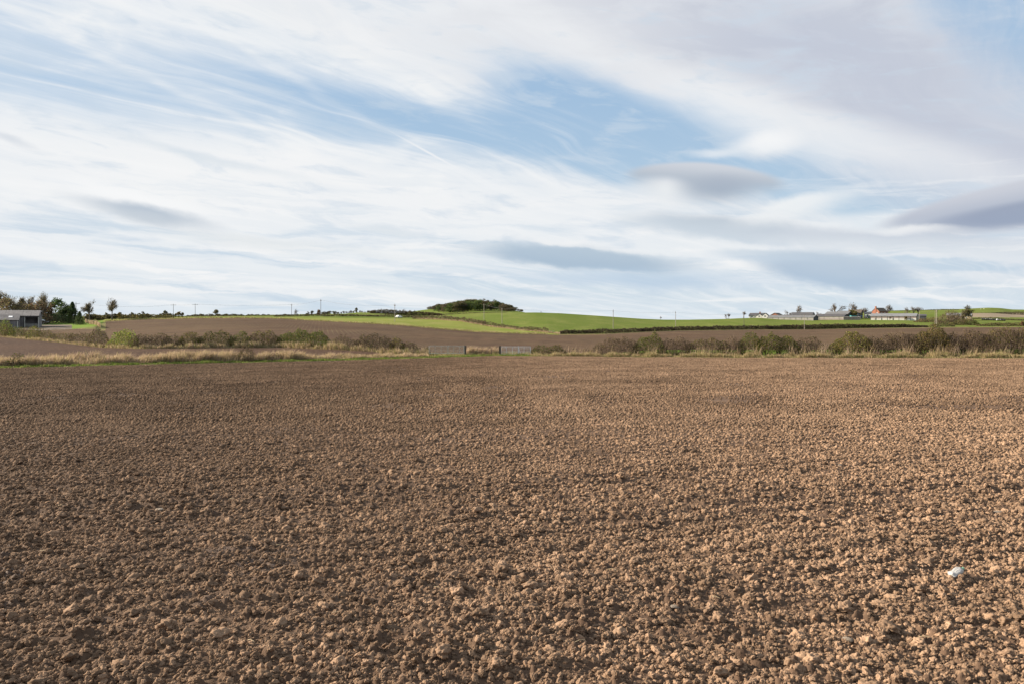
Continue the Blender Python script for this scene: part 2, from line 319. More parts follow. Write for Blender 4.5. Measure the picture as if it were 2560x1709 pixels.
M['verge'] = mat('verge_turf', (.125, .135, .042), .95, spec=.03, noise=[(.35, 5, (.22, .175, .09), .42, .58), (2.0, 5, (.085, .11, .026), .5, .7)], bump=[(3, 6, .12)])
M['lawn'] = mat('lawn', (.125, .18, .030), .95, spec=.03, noise=[(.2, 5, (.10, .155, .026), .4, .65)])
M['gravel'] = mat('gravel', (.085, .075, .055), .95, spec=.02, noise= [(.4, 5, (.20, .165, .145), .4, .65)])
M['far_stubble'] = mat('far_stubble', (.20, .155, .10), .9, [(.01, 5, (.165, .128, .083), .4, .65, (1, .4, 1))])
M['rough_hill'] = mat('rough_hill', (.085, .100, .035), .95, spec=.03, noise=[(.02, 5, (.11, .10, .045), .42, .62), (.12, 5, (.07, .085, .035), .5, .7)])
M['grass_blade'] = mat('grass_blade', attr=True, rough=.8, trans=.35, spec=.15)
M['leaf'] = mat('leaf', attr=True, rough=.75, trans=.38, spec=.2)
M['twig'] = mat('twig', attr=True, rough=.9, spec=.1)

# ================================================================ terrain
def tab(rows):
    a = np.array(rows, float); return lambda u: (np.interp(u, a[:, 0], a[:, 1]), np.interp(u, a[:, 0], a[:, 2]))
B0 = tab([(-1500,930,60),(0,920,75),(300,912,81),(600,906,88),(950,898,95),(1240,889,100),(1330,889.5,99),(1500,891,96),(1900,893.5,88),(2560,894,79),(4100,894,64)])
def after(Bf, dY, dz):
    def g(u):
        v, Y = Bf(u); z = H - (v - YH) / F * Y
        d = dY(u) if callable(dY) else dY; e = dz(u) if callable(dz) else dz
        Y2 = Y + d; return YH + (H - z - e) * F / Y2, Y2
    return g
B1 = after(B0, 5.0, 0.10)
_b2 = tab([(-1500,832,170),(0,842,150),(140,855,135),(250,868,118),(340,871,110),(500,869.5,112),(700,868,115),(830,873,108),(900,876,105.5),(960,880,103.5)])
def B2(u):
    v1, Y1 = after(B1, 0.4, 0.01)(u); v2, Y2 = _b2(u); w = (np.asarray(u) > 1000)
    k = np.clip((np.asarray(u) - 940) / 60.0, 0, 1)
    return v2 * (1 - k) + v1 * k, v2 * 0 + Y2 * (1 - k) + Y1 * k
B3 = after(B2, lambda u: np.interp(u, [-1500, 0, 300, 900, 1000, 1500, 1650, 4100], [9, 8, 5, 4.5, .4, .4, 15, 15]), lambda u: np.interp(u, [0, 900, 1000], [.1, .1, .01]))
B4 = tab([(-1500,822,190),(0,822,190),(110,826,178),(180,823,184),(240,816,200),(265,804,280),(330,800,295),(400,798,300),(500,796,305),(600,795.5,310),(700,797,310),(800,803,305),(900,808,300),(1000,814,300),(1100,823,295),(1200,831,290),(1300,834.5,290),(1400,837,290),(1500,836,300),(1620,830,330),(1700,827,350),(1900,824.5,390),(2040,823.5,410),(2130,821.5,415),(2350,819,420),(2560,818,420),(4100,818,420)])
B5 = tab([(-1500,812,230),(0,812,230),(180,812,230),(235,810,235),(265,798,330),(400,794,360),(500,793.3,380),(650,793.5,390),(800,794.5,420),(1000,797,420),(1040,797.5,420),(1090,799,410),(1150,803,390),(1230,817,350),(1300,825,320),(1370,831,300),(1400,835.5,296),(1500,835,306),(1620,829,336),(1700,826,356),(1900,823.5,396),(2040,822.5,416),(2130,820.6,421),(2350,818,426),(2560,817.2,426),(4100,817.2,426)])
B6 = tab([(-1500,800,400),(0,804,300),(200,804,275),(245,804,285),(275,796,400),(500,793,460),(700,792,460),(800,790,460),(830,787,480),(900,781,520),(960,783,520),(1020,789,500),(1060,790.5,485),(1110,790,480),(1160,788,475),(1230,784,475),(1300,781.8,480),(1340,781.5,480),(1400,783.5,480),(1500,790,480),(1600,797,500),(1680,800.3,520),(1760,800,520),(1850,796,545),(1900,794.8,560),(1950,799,560),(2040,800.5,560),(2250,799.5,560),(2330,803,540),(2450,803,560),(2560,803,600),(4100,803,600)])
B7 = tab([(-1500,792,900),(0,792,900),(265,791,900),(500,790.5,900),(800,785,850),(1000,783,800),(1030,779,750),(1075,773,750),(1120,768,750),(1180,763,750),(1240,768,750),(1300,779,750),(1340,787,760),(1500,797,900),(1700,800,1000),(1900,796,1000),(2100,786,1000),(2160,780,1020),(2230,777,1050),(2400,773,1100),(2430,771.5,1100),(2470,769.5,1100),(2500,770.5,1100),(2530,774,1100),(2560,774.5,1100),(4100,777,1100)])
B8 = tab([(-1500,799.5,9000),(4100,799.5,9000)])
BS = [B0, B1, B2, B3, B4, B5, B6, B7, B8]
def zof(v, Y): return H - (v - YH) / F * Y
NEAR_Y = 9.0
def smooth01(t): t = np.clip(t, 0, 1); return t * t * (3 - 2 * t)
def near_z(u, Y):
    v0, Y0 = B0(u); z0 = zof(v0, Y0)
    t = np.clip((Y - NEAR_Y) / (Y0 - NEAR_Y), 0, 1.2)
    return z0 * (t ** 1.15)
def ground(X, Y):
    """height of the land at X, Y (scalars or arrays)"""
    X = np.asarray(X, float); Y = np.maximum(np.asarray(Y, float), .5)
    u = np.clip(1280 + F * X / Y, -1500, 4100)
    vs = [b(u) for b in BS]
    z = near_z(u, Y)
    for k in range(8):
        va, Ya = vs[k]; vb, Yb = vs[k + 1]
        za, zb = zof(va, Ya), zof(vb, Yb)
        t = np.clip((Y - Ya) / np.maximum(Yb - Ya, 1e-3), 0, 1)
        e = EASE[k]; zz = za + (zb - za) * (t if e == 1 else (1 - (1 - t) ** e))
        z = np.where(Y > Ya, zz, z)
    return z
EASE = [1, 1, 1, 1, 1.25, 1.3, 1, 1]
def at(u, Y, dz=0.0):
    X = (u - 1280) / F * Y; return Vector((X, Y, float(ground(X, Y)) + dz))
def vz(u, v, Y):
    return Vector(((u - 1280) / F * Y, Y, zof(v, Y)))

# column positions (fan of bearings) and land zones
U = np.concatenate([np.linspace(-1500, -40, 30), np.arange(-30, 2591, 7.0), np.linspace(2600, 4100, 30)])
zone_rows = [10, 26, 10, 60, 8, 34, 30, 12]
zone_names = ['near_verge', 'left_ploughed_field', 'hedge_bank', 'drilled_field', 'meadow_zone', 'hill_zone', 'far_zone', 'horizon_land']
def strip(k, nrows, jag=0.0):
    (va, Ya), (vb, Yb) = BS[k](U), BS[k + 1](U)
    T = np.linspace(0, 1, nrows + 1)[:, None]
    if k >= 6: T = T ** (1.0 if k == 6 else 2.0)
    YY = Ya + (Yb - Ya) * T; XX = (U - 1280) / F * YY
    za, zb = zof(va, Ya), zof(vb, Yb); e = EASE[k]
    ZZ = za + (zb - za) * (1 - (1 - T) ** e)
    if k in (3, 4, 5):     # gentle swells away from the edges
        sw = np.sin(XX * .035 + YY * .021) * np.sin(YY * .044 - XX * .012 + 1.3)
        ZZ = ZZ + sw * .12 * np.sin(np.pi * T)
    V = np.stack([XX, YY, ZZ], -1).reshape(-1, 3)
    nu = len(U); i = np.arange(nrows)[:, None] * nu + np.arange(nu - 1)[None]
    Fc = np.stack([i, i + 1, i + nu + 1, i + nu], -1).reshape(-1, 4)
    uc = np.broadcast_to((U[:-1] + U[1:]) / 2, (nrows, nu - 1)).ravel()
    yc = YY[:-1, :-1].ravel() * .5 + YY[1:, 1:].ravel() * .5; zc = ZZ[:-1, :-1].ravel() * .5 + ZZ[1:, 1:].ravel() * .5
    vc = YH + (H - zc) * F / yc
    return V, Fc, uc, vc, yc
def emit(name, V, Fc, sel, m):
    if not sel.any(): return
    f = Fc[sel]; idx, inv_ = np.unique(f, return_inverse=True)
    o = link(name, new_mesh(name, V[idx], inv_.reshape(f.shape), [m], smooth=True)); tag(o, kind='structure'); return o
V, Fc, uc, vc, yc = strip(0, 8); emit('grass_verge', V, Fc, uc > -9e9, M['verge'])
V, Fc, uc, vc, yc = strip(1, 26); emit('ploughed_field_left', V, Fc, uc < 985, M['soil_wedge']); emit('grass_strip', V, Fc, uc >= 985, M['verge'])
V, Fc, uc, vc, yc = strip(2, 8); emit('hedge_bank', V, Fc, uc < 1400, M['verge']); emit('grass_margin', V, Fc, uc >= 1400, M['lawn'])
V, Fc, uc, vc, yc = strip(3, 60); gsel = (uc < 262) & (uc > 105) & (yc > 186); emit('drilled_field', V, Fc, ~gsel, M['soil_mid']); emit('garden_edge', V, Fc, gsel, M['verge'])
V, Fc, uc, vc, yc = strip(4, 12)
g_ = uc < 256; emit('driveway', V, Fc, g_ & (uc < 178), M['gravel']); emit('garden_lawn', V, Fc, g_ & (uc >= 178), M['lawn'])
emit('pale_meadow', V, Fc, (uc >= 256) & (uc < 1396), M['meadow']); emit('hedge_margin', V, Fc, uc >= 1396, M['verge'])
V, Fc, uc, vc, yc = strip(5, 30); s1 = uc < 256; emit('garden', V, Fc, s1, M['lawn'])
emit('green_hill', V, Fc, ~s1, M['pasture'])
V, Fc, uc, vc, yc = strip(6, 40)
st = (uc > 2425) & (vc > 783) & (vc < 794) & (yc > 620); em = (uc < 1350) | (uc > 2200)
emit('far_stubble_field', V, Fc, st, M['far_stubble']); emit('far_hill', V, Fc, ~st & em, M['pasture']); emit('hidden_dip', V, Fc, ~st & ~em, M['pasture'])
V, Fc, uc, vc, yc = strip(7, 14); emit('horizon_land', V, Fc, uc > -9e9, M['rough_hill'])
# land all round, below and behind
gv = np.array([(-12000, -4000, -9), (12000, -4000, -9), (12000, 12000, -9), (-12000, 12000, -9)], float)
tag(link('ground', new_mesh('ground', gv, np.array([[0, 1, 2, 3]]), [M['rough_hill']])), kind='structure')

# ---------------------------------------------------------------- the ploughed field at our feet
def hsh(ix, iy, s):
    h = (ix.astype(np.int64) * 73856093) ^ (iy.astype(np.int64) * 19349663) ^ (s * 83492791)
    h = (h ^ (h >> 13)) * 1274126177 & 0x7fffffff; h = (h ^ (h >> 15)) & 0xffffff
    return h.astype(np.float32) / float(0xffffff)
def vnoise(x, y, s):
    ix = np.floor(x); iy = np.floor(y); fx = x - ix; fy = y - iy; ix = ix.astype(np.int64); iy = iy.astype(np.int64)
    fx = fx * fx * (3 - 2 * fx); fy = fy * fy * (3 - 2 * fy)
    a = hsh(ix, iy, s) * (1 - fx) + hsh(ix + 1, iy, s) * fx; b = hsh(ix, iy + 1, s) * (1 - fx) + hsh(ix + 1, iy + 1, s) * fx
    return a * (1 - fy) + b * fy - .5
def bumps(x, y, cell, rmin, rmax, s, prob=.8):
    """lumps of earth: the highest of overlapping, slightly oblong domes"""
    gx = x / cell; gy = y / cell; ix = np.floor(gx).astype(np.int64); iy = np.floor(gy).astype(np.int64)
    out = np.zeros_like(x)
    for a in (-1, 0, 1):
        for b in (-1, 0, 1):
            cx = ix + a; cy = iy + b
            px = (cx + hsh(cx, cy, s)) * cell; py = (cy + hsh(cx, cy, s + 1)) * cell
            r = rmin + (rmax - rmin) * hsh(cx, cy, s + 2) ** 2.2; th = hsh(cx, cy, s + 3) * 3.14
            ddx = x - px; ddy = y - py; c = np.cos(th); sn = np.sin(th)
            q = ((c * ddx + sn * ddy) / r) ** 2 + ((-sn * ddx + c * ddy) / (r * .72)) ** 2
            hh = r * .85 * np.sqrt(np.clip(1 - q, 0, 1)) * (hsh(cx, cy, s + 4) < prob)
            out = np.maximum(out, hh)
    return out
def field_relief(x, y):
    wx = x + vnoise(x * 9, y * 9, 3) * .05; wy = y + vnoise(x * 9, y * 9, 4) * .05
    amp = .75 + .6 * np.clip(.5 + vnoise(x * .28, y * .28, 9) * 1.6, 0, 1)
    z = bumps(wx, wy, .15, .020, .068, 20, .75) * amp
    z = z + bumps(wx, wy, .075, .012, .036, 30, .85) * .8
    z = z + vnoise(x * 2.1, y * 2.1, 5) * .05 + vnoise(x * 7, y * 7, 6) * .035 + vnoise(x * 26, y * 26, 7) * .012
    # shallow cultivator furrows running across the slope
    d = y * .93 - x * .36
    z = z + np.sin(d * 2 * np.pi / .52 + vnoise(x * .5, y * .5, 8) * 5) * .016 + np.sin(d * 2 * np.pi / 3.4 + vnoise(x * .2, y * .2, 12) * 3) * .040
    return z
def near_height(X, Y):
    X = np.asarray(X, float); Y = np.asarray(Y, float)
    u = np.clip(1280 + F * X / np.maximum(Y, .5), -1500, 4100)
    z = near_z(u, Y)
    v0, Y0 = B0(u)
    fade = smooth01((Y0 - Y) / 3.0) * .92 + .08
    fade = fade * (1 - .80 * smooth01((Y - 11) / 16.0))      # beyond 25 m the lumps are separate pieces lying on the ground
    return z + field_relief(X, Y) * fade - .03
un = np.concatenate([np.linspace(-1500, -200, 50), np.arange(-190, 2751, 3.0), np.linspace(2760, 4100, 50)])
vn = []
v_ = 0.0
T = np.concatenate([np.linspace(0, 1, 470)])
# rows equally spaced in apparent height, from the foot of the picture to the far edge
Yr0 = 4.0
inv_near = 1.0 / Yr0
v0, Y0 = B0(un)
tt = T[:, None]
YY = 1.0 / ((1 - tt) * (1.0 / 5.6) + tt * (1.0 / Y0[None]))
YY = np.concatenate([np.array([[3.2], [4.2], [4.9]]) * np.ones_like(Y0)[None], YY], 0)
XX = (un[None] - 1280) / F * YY
ZZ = near_height(XX, YY)
edge = smooth01((Y0[None] - YY) / 1.5); ZZ = ZZ * edge + (near_z(np.broadcast_to(un, YY.shape), YY)) * (1 - edge)
nr, nu = YY.shape
i = np.arange(nr - 1)[:, None] * nu + np.arange(nu - 1)[None]
Fc = np.stack([i, i + 1, i + nu + 1, i + nu], -1).reshape(-1, 4)
FIELD = link('ploughed_field', new_mesh('ploughed_field', np.stack([XX, YY, ZZ], -1).reshape(-1, 3), Fc, [M['soil']], smooth=True)); tag(FIELD, kind='structure')
# soil behind and beside the viewer
gx = np.linspace(-70, 70, 240); gy = np.concatenate([np.linspace(-60, -4, 50), np.linspace(-3.6, 5.2, 60)])
XX, YY = np.meshgrid(gx, gy); ZZ = field_relief(XX, YY) * .8 - .06 - .10 * smooth01((YY - 2.0) / 1.0) 
nr, nu = YY.shape; i = np.arange(nr - 1)[:, None] * nu + np.arange(nu - 1)[None]
Fc = np.stack([i, i + 1, i + nu + 1, i + nu], -1).reshape(-1, 4)
tag(link('soil_behind', new_mesh('soil_behind', np.stack([XX, YY, ZZ], -1).reshape(-1, 3), Fc, [M['soil']], smooth=True)), kind='structure')

# clods: lumpy stones of dried earth in ten shapes
def clod_mesh(i, sub, m):
    import bmesh
    bm = bmesh.new(); bmesh.ops.create_icosphere(bm, subdivisions=sub, radius=1.0)
    sc_ = Vector((random.uniform(.85, 1.2), random.uniform(.7, 1.0), random.uniform(.55, .8))); off = Vector((i * 7.3, i * 3.1, 1.7))
    for v in bm.verts:
        p = v.co.copy()
        d = 1 + .44 * mnoise.noise(p * 1.25 + off) + .30 * mnoise.noise(p * 2.9 + off) + .15 * mnoise.noise(p * 6.5 + off) + .11 * mnoise.noise(p * 13 + off)
        d += -.16 * max(0, mnoise.noise(p * 2.2 - off)) 
        v.co = Vector((p.x * sc_.x, p.y * sc_.y, p.z * sc_.z)) * d
    me = bpy.data.meshes.new('clod'); bm.to_mesh(me); bm.free(); me.materials.append(m)
    me.polygons.foreach_set('use_smooth', np.ones(len(me.polygons), dtype=bool)); return me
CL = [clod_mesh(i, 4, M['clod']) for i in range(12)]
src = bpy.data.collections.new('clod_shapes')
for i, me in enumerate(CL):
    o = bpy.data.objects.new('clod_shape_%02d' % i, me); src.objects.link(o)
def scatter_object(name, pts, scl, rot, idx, coll):
    me = bpy.data.meshes.new(name); nP = len(pts); me.vertices.add(nP); me.vertices.foreach_set('co', np.ascontiguousarray(pts, np.float32).ravel())
    for nm, ty, dat in (('scl', 'FLOAT_VECTOR', scl), ('rot', 'FLOAT_VECTOR', rot)):
        a = me.attributes.new(nm, ty, 'POINT'); a.data.foreach_set('vector', np.ascontiguousarray(dat, np.float32).ravel())
    a = me.attributes.new('idx', 'INT', 'POINT'); a.data.foreach_set('value', np.ascontiguousarray(idx, np.int32))
    o = link(name, me); mod = o.modifiers.new('scatter', 'NODES')
    g = bpy.data.node_groups.new('scatter', 'GeometryNodeTree'); mod.node_group = g
    g.interface.new_socket('Geometry', in_out='INPUT', socket_type='NodeSocketGeometry'); g.interface.new_socket('Geometry', in_out='OUTPUT', socket_type='NodeSocketGeometry')
    gi = g.nodes.new('NodeGroupInput'); go = g.nodes.new('NodeGroupOutput')
    ip = g.nodes.new('GeometryNodeInstanceOnPoints'); ci = g.nodes.new('GeometryNodeCollectionInfo'); ci.inputs[0].default_value = coll
    ci.inputs['Separate Children'].default_value = True; ip.inputs['Pick Instance'].default_value = True
    def na(nm, ty):
        x = g.nodes.new('GeometryNodeInputNamedAttribute'); x.data_type = ty; x.inputs[0].default_value = nm; return x.outputs[0]
    L = g.links; L.new(gi.outputs[0], ip.inputs['Points']); L.new(ci.outputs[0], ip.inputs['Instance'])
    L.new(na('idx', 'INT'), ip.inputs['Instance Index']); L.new(na('scl', 'FLOAT_VECTOR'), ip.inputs['Scale'])
    er = g.nodes.new('FunctionNodeEulerToRotation'); L.new(na('rot', 'FLOAT_VECTOR'), er.inputs[0]); L.new(er.outputs[0], ip.inputs['Rotation'])
    L.new(ip.outputs[0], go.inputs[0]); return o
def clod_points(n_, y0, y1, rlo, rhi, pw, uu=(-900, 3460)):
    # uniform over the ground inside the fan between y0 and y1
    Y = np.sqrt(rng.uniform(y0 * y0, y1 * y1, n_)); u = rng.uniform(uu[0], uu[1], n_); X = (u - 1280) / F * Y
    dens = .5 + 1.3 * vnoise(X * .45, Y * .45, 41) + 1.0 * vnoise(X * 1.7, Y * 1.7, 42) + .28 * np.sin((Y * .93 - X * .36) * 2 * np.pi / 1.9 + vnoise(X * .3, Y * .3, 44) * 5); keep = rng.uniform(0, 1, n_) < np.maximum(dens + .55, .60)
    X, Y = X[keep], Y[keep]; r = rlo + (rhi - rlo) * rng.uniform(0, 1, len(X)) ** pw
    _, Ye = B0(1280 + F * X / Y); ok = Y < Ye - 1.2; return X[ok], Y[ok], r[ok]
sets = [clod_points(59000, 4.2, 14, .004, .012, 1.0), clod_points(4700, 4.4, 22, .030, .072, 2.6), clod_points(127000, 4.2, 12, .007, .036, 2.5), clod_points(130000, 12, 20, .009, .042, 2.5), clod_points(77000, 20, 28, .016, .055, 2.4)]
X = np.concatenate([s[0] for s in sets]); Y = np.concatenate([s[1] for s in sets]); r = np.concatenate([s[2] for s in sets])
Z = near_height(X, Y) + r * .12
sc3 = r[:, None] * rng.uniform(.85, 1.15, (len(r), 3)); rt = rng.uniform(0, 6.28, (len(r), 3)); rt[:, :2] *= .12
ob = scatter_object('loose_clods', np.stack([X, Y, Z], 1), sc3, rt, rng.integers(0, 12, len(r)), src)
tag(ob, 'dry brown clods of earth strewn over the near part of the ploughed field', 'soil clods', kind='stuff')
# farther out: two-metre spreads of crumbs, laid at random turns over the field
ico = clod_mesh(60, 1, M['far_clod']); iv = np.array([v.co[:] for v in ico.vertices]); if_ = np.array([p.vertices[:] for p in ico.polygons])
src2 = bpy.data.collections.new('crumb_spreads')
for q in range(5):
    m_ = 330; rr = .013 + .046 * rng.uniform(0, 1, m_) ** 2.0; a_ = rng.uniform(0, 6.28, m_); c_, s_ = np.cos(a_)[:, None], np.sin(a_)[:, None]
    ctr = rng.normal(0, .85, (m_, 2)); w_ = iv[None] * rr[:, None, None] * rng.uniform(.8, 1.25, (m_, 1, 3))
    VV = np.stack([w_[..., 0] * c_ - w_[..., 1] * s_ + ctr[:, :1], w_[..., 0] * s_ + w_[..., 1] * c_ + ctr[:, 1:], w_[..., 2] + rr[:, None] * .25], -1).reshape(-1, 3)
    FF = (if_[None] + (np.arange(m_) * len(iv))[:, None, None]).reshape(-1, 3)
    src2.objects.link(bpy.data.objects.new('crumb_spread_%d' % q, new_mesh('crumbs', VV, FF, [M['far_clod']])))
Y = np.sqrt(rng.uniform(24.0 ** 2, 100.0 ** 2, 6600)); u = rng.uniform(-900, 3460, 6600); X = (u - 1280) / F * Y; _, Ye = B0(u); k = Y < Ye - 1.4; X, Y = X[k], Y[k]
Z = near_z(1280 + F * X / Y, Y) - .015; rt = np.zeros((len(X), 3)); rt[:, 2] = rng.uniform(0, 6.28, len(X)); rt[:, 0] = 0
ob = scatter_object('far_clods', np.stack([X, Y, Z], 1), rng.uniform(.8, 1.15, (len(X), 1)) * np.ones((1, 3)), rt, rng.integers(0, 5, len(X)), src2)
tag(ob, 'small crumbs of earth covering the far part of the ploughed field', 'soil clods', kind='stuff')
# the largest lumps, each one an object of its own
X, Y, r = clod_points(1500, 6.3, 24, .042, .088, 2.2, (-40, 2600)); o_ = np.argsort(-(r / Y))[:290]
for k in o_:
    c = bpy.data.objects.new('clod', CL[int(rng.integers(0, 10))]); COL.objects.link(c); c.parent = FIELD
    c.location = (X[k], Y[k], float(near_height(X[k], Y[k])) + r[k] * .10); c.scale = (r[k] * 1.05, r[k], r[k] * .95); c.rotation_euler = (rng.uniform(-.25, .25), rng.uniform(-.25, .25), rng.uniform(0, 6.28))
# a few flat stones and bits of straw
ST = [clod_mesh(40 + i, 2, M['stone']) for i in range(3)]
for u, Yd, s in [(1690, 8.3, .045), (2120, 7.6, .05), (1345, 10.5, .03), (1222, 10.1, .02), (990, 6.9, .028), (2100, 17.2, .06), (2110, 8.4, .04), (400, 13.0, .06), (1010, 11.5, .04), (2500, 12.6, .07)]:
    p = at(u, Yd); c = link('stone', random.choice(ST), FIELD, (p.x, p.y, float(near_height(p.x, p.y)) + s * .2), random.uniform(0, 6)); c.scale = (s * 1.3, s, s * .6)

# ================================================================ plants: builders
PAL = {
 'ivy':   [(.045,.070,.014),(.070,.100,.020),(.030,.048,.012),(.105,.120,.028)],
 'holly': [(.055,.085,.014),(.085,.118,.020),(.035,.055,.012),(.14,.15,.03)],
 'olive': [(.125,.115,.024),(.085,.088,.020),(.165,.130,.030),(.055,.060,.016)],
 'gold':  [(.200,.135,.040),(.140,.105,.035),(.110,.090,.035),(.240,.180,.055)],
 'yellow':[(.260,.250,.050),(.200,.220,.045),(.120,.150,.035),(.320,.280,.070)],
 'autumn':[(.190,.165,.070),(.150,.140,.060),(.235,.190,.090),(.120,.120,.055)],
 'lime':  [(.200,.270,.045),(.150,.220,.035),(.090,.150,.028),(.260,.300,.060)],
 'brown': [(.095,.066,.038),(.068,.048,.028),(.125,.088,.050),(.055,.046,.024)],
 'mauve': [(.125,.088,.060),(.085,.060,.041),(.170,.124,.086),(.060,.044,.030)],
 'rust':  [(.190,.095,.050),(.150,.080,.045),(.120,.075,.045)],
 'straw': [(.400,.300,.175),(.480,.375,.225),(.300,.225,.135),(.360,.290,.150)],
 'pink':  [(.430,.315,.230),(.350,.255,.185),(.500,.375,.275)],
 'green': [(.090,.150,.025),(.125,.185,.034),(.070,.115,.020),(.160,.190,.052)],
 'dry':   [(.240,.215,.090),(.200,.200,.070),(.290,.230,.120)],
 'dark':  [(.050,.042,.028),(.064,.052,.034),(.040,.038,.024),(.080,.060,.040)],
 'conif': [(.038,.068,.026),(.055,.090,.034),(.028,.050,.020),(.080,.110,.038)],
 'cedar': [(.060,.085,.025),(.085,.105,.030),(.040,.060,.020)],
 'wood':  [(.075,.072,.038),(.055,.062,.030),(.110,.092,.050),(.135,.105,.062)],
 'bark':  [(.120,.100,.082),(.095,.078,.064),(.150,.128,.105)],
 'bush':  [(.075,.080,.034),(.110,.105,.045),(.140,.112,.055),(.060,.066,.030)],
}
def pal(names, n_):
    """random colours per face from one or several (name, weight) palettes"""
    if isinstance(names, str): names = [(names, 1)]
    w = np.array([x[1] for x in names], float); w /= w.sum(); k = rng.choice(len(names), n_, p=w); out = np.zeros((n_, 3))
    for i_, (nm, _) in enumerate(names):
        s_ = k == i_; p_ = np.array(PAL[nm]); out[s_] = p_[rng.integers(0, len(p_), s_.sum())]
    return out * rng.uniform(.8, 1.2, (n_, 1))
def unit(v): return v / np.maximum(np.linalg.norm(v, axis=-1, keepdims=True), 1e-9)
def cards(P, s, asp=.6):
    n_ = len(P); s = np.broadcast_to(s, (n_,))[:, None]
    a = unit(rng.normal(size=(n_, 3))); b = unit(np.cross(a, rng.normal(size=(n_, 3))))
    V = np.stack([P - a * s * .5, P + b * s * asp * .5, P + a * s * .5, P - b * s * asp * .5], 1).reshape(-1, 3)
    return V, np.arange(4 * n_).reshape(-1, 4)
def sticks(A, B, w):
    """slender three-sided spikes from A to B"""
    n_ = len(A); w = np.broadcast_to(w, (n_,))[:, None]; d = unit(B - A); a = unit(np.cross(d, rng.normal(size=(n_, 3)))); b = np.cross(d, a)
    V = np.stack([A + a * w, A - a * w * .5 + b * w * .87, A - a * w * .5 - b * w * .87, B], 1).reshape(-1, 3)
    q = np.arange(n_)[:, None] * 4
    return V, np.concatenate([q + [0, 1, 3], q + [1, 2, 3], q + [2, 0, 3]], 1).reshape(-1, 3)
def prisms(A, B, ra, rb, k=5):
    n_ = len(A); ra = np.broadcast_to(ra, (n_,))[:, None]; rb = np.broadcast_to(rb, (n_,))[:, None]
    d = unit(B - A); a = unit(np.cross(d, np.array([.3, .9, .2]) + 0 * d)); b = np.cross(d, a)
    ring = lambda P, r: [P + (a * math.cos(6.2832 * j / k) + b * math.sin(6.2832 * j / k)) * r for j in range(k)]
    V = np.stack(ring(A, ra) + ring(B, rb), 1).reshape(-1, 3); q = np.arange(n_)[:, None] * 2 * k
    F_ = np.concatenate([q + [j, (j + 1) % k, k + (j + 1) % k, k + j] for j in range(k)], 1).reshape(-1, 4); return V, F_
def blades(P, h, w, lean, lx=0.0, ly=0.0):
    n_ = len(P); th = rng.uniform(0, 6.28, n_); d = np.stack([np.cos(th), np.sin(th), 0 * th], 1)
    tip = P + np.stack([rng.normal(0, 1, n_) * lean * h + lx * h, rng.normal(0, 1, n_) * lean * h + ly * h, h], 1)
    mid = P * .45 + tip * .55; mid[:, 2] += h * .08
    V = np.stack([P - d * w[:, None], P + d * w[:, None], mid + d * w[:, None] * .8, tip, mid - d * w[:, None] * .8], 1).reshape(-1, 3)
    q = np.arange(n_)[:, None] * 5
    return V, np.concatenate([q + [0, 1, 2], q + [0, 2, 4], q + [4, 2, 3]], 1).reshape(-1, 3)
def leaf_obj(name, V, Fc, colr, parent, m='leaf', org=None):
    if org is not None: V = V - np.array(org)
    return tag(link(name, new_mesh(name, V, Fc, [M[m]], colors=colr), parent), kind='stuff')
def merge(parts):
    Vs, Fs, Cs = [], [], []; o_ = 0
    for V, Fc, c in parts:
        Vs.append(V); Fs.append(Fc + o_); Cs.append(c); o_ += len(V)
    return np.concatenate(Vs), np.concatenate(Fs), np.concatenate(Cs)

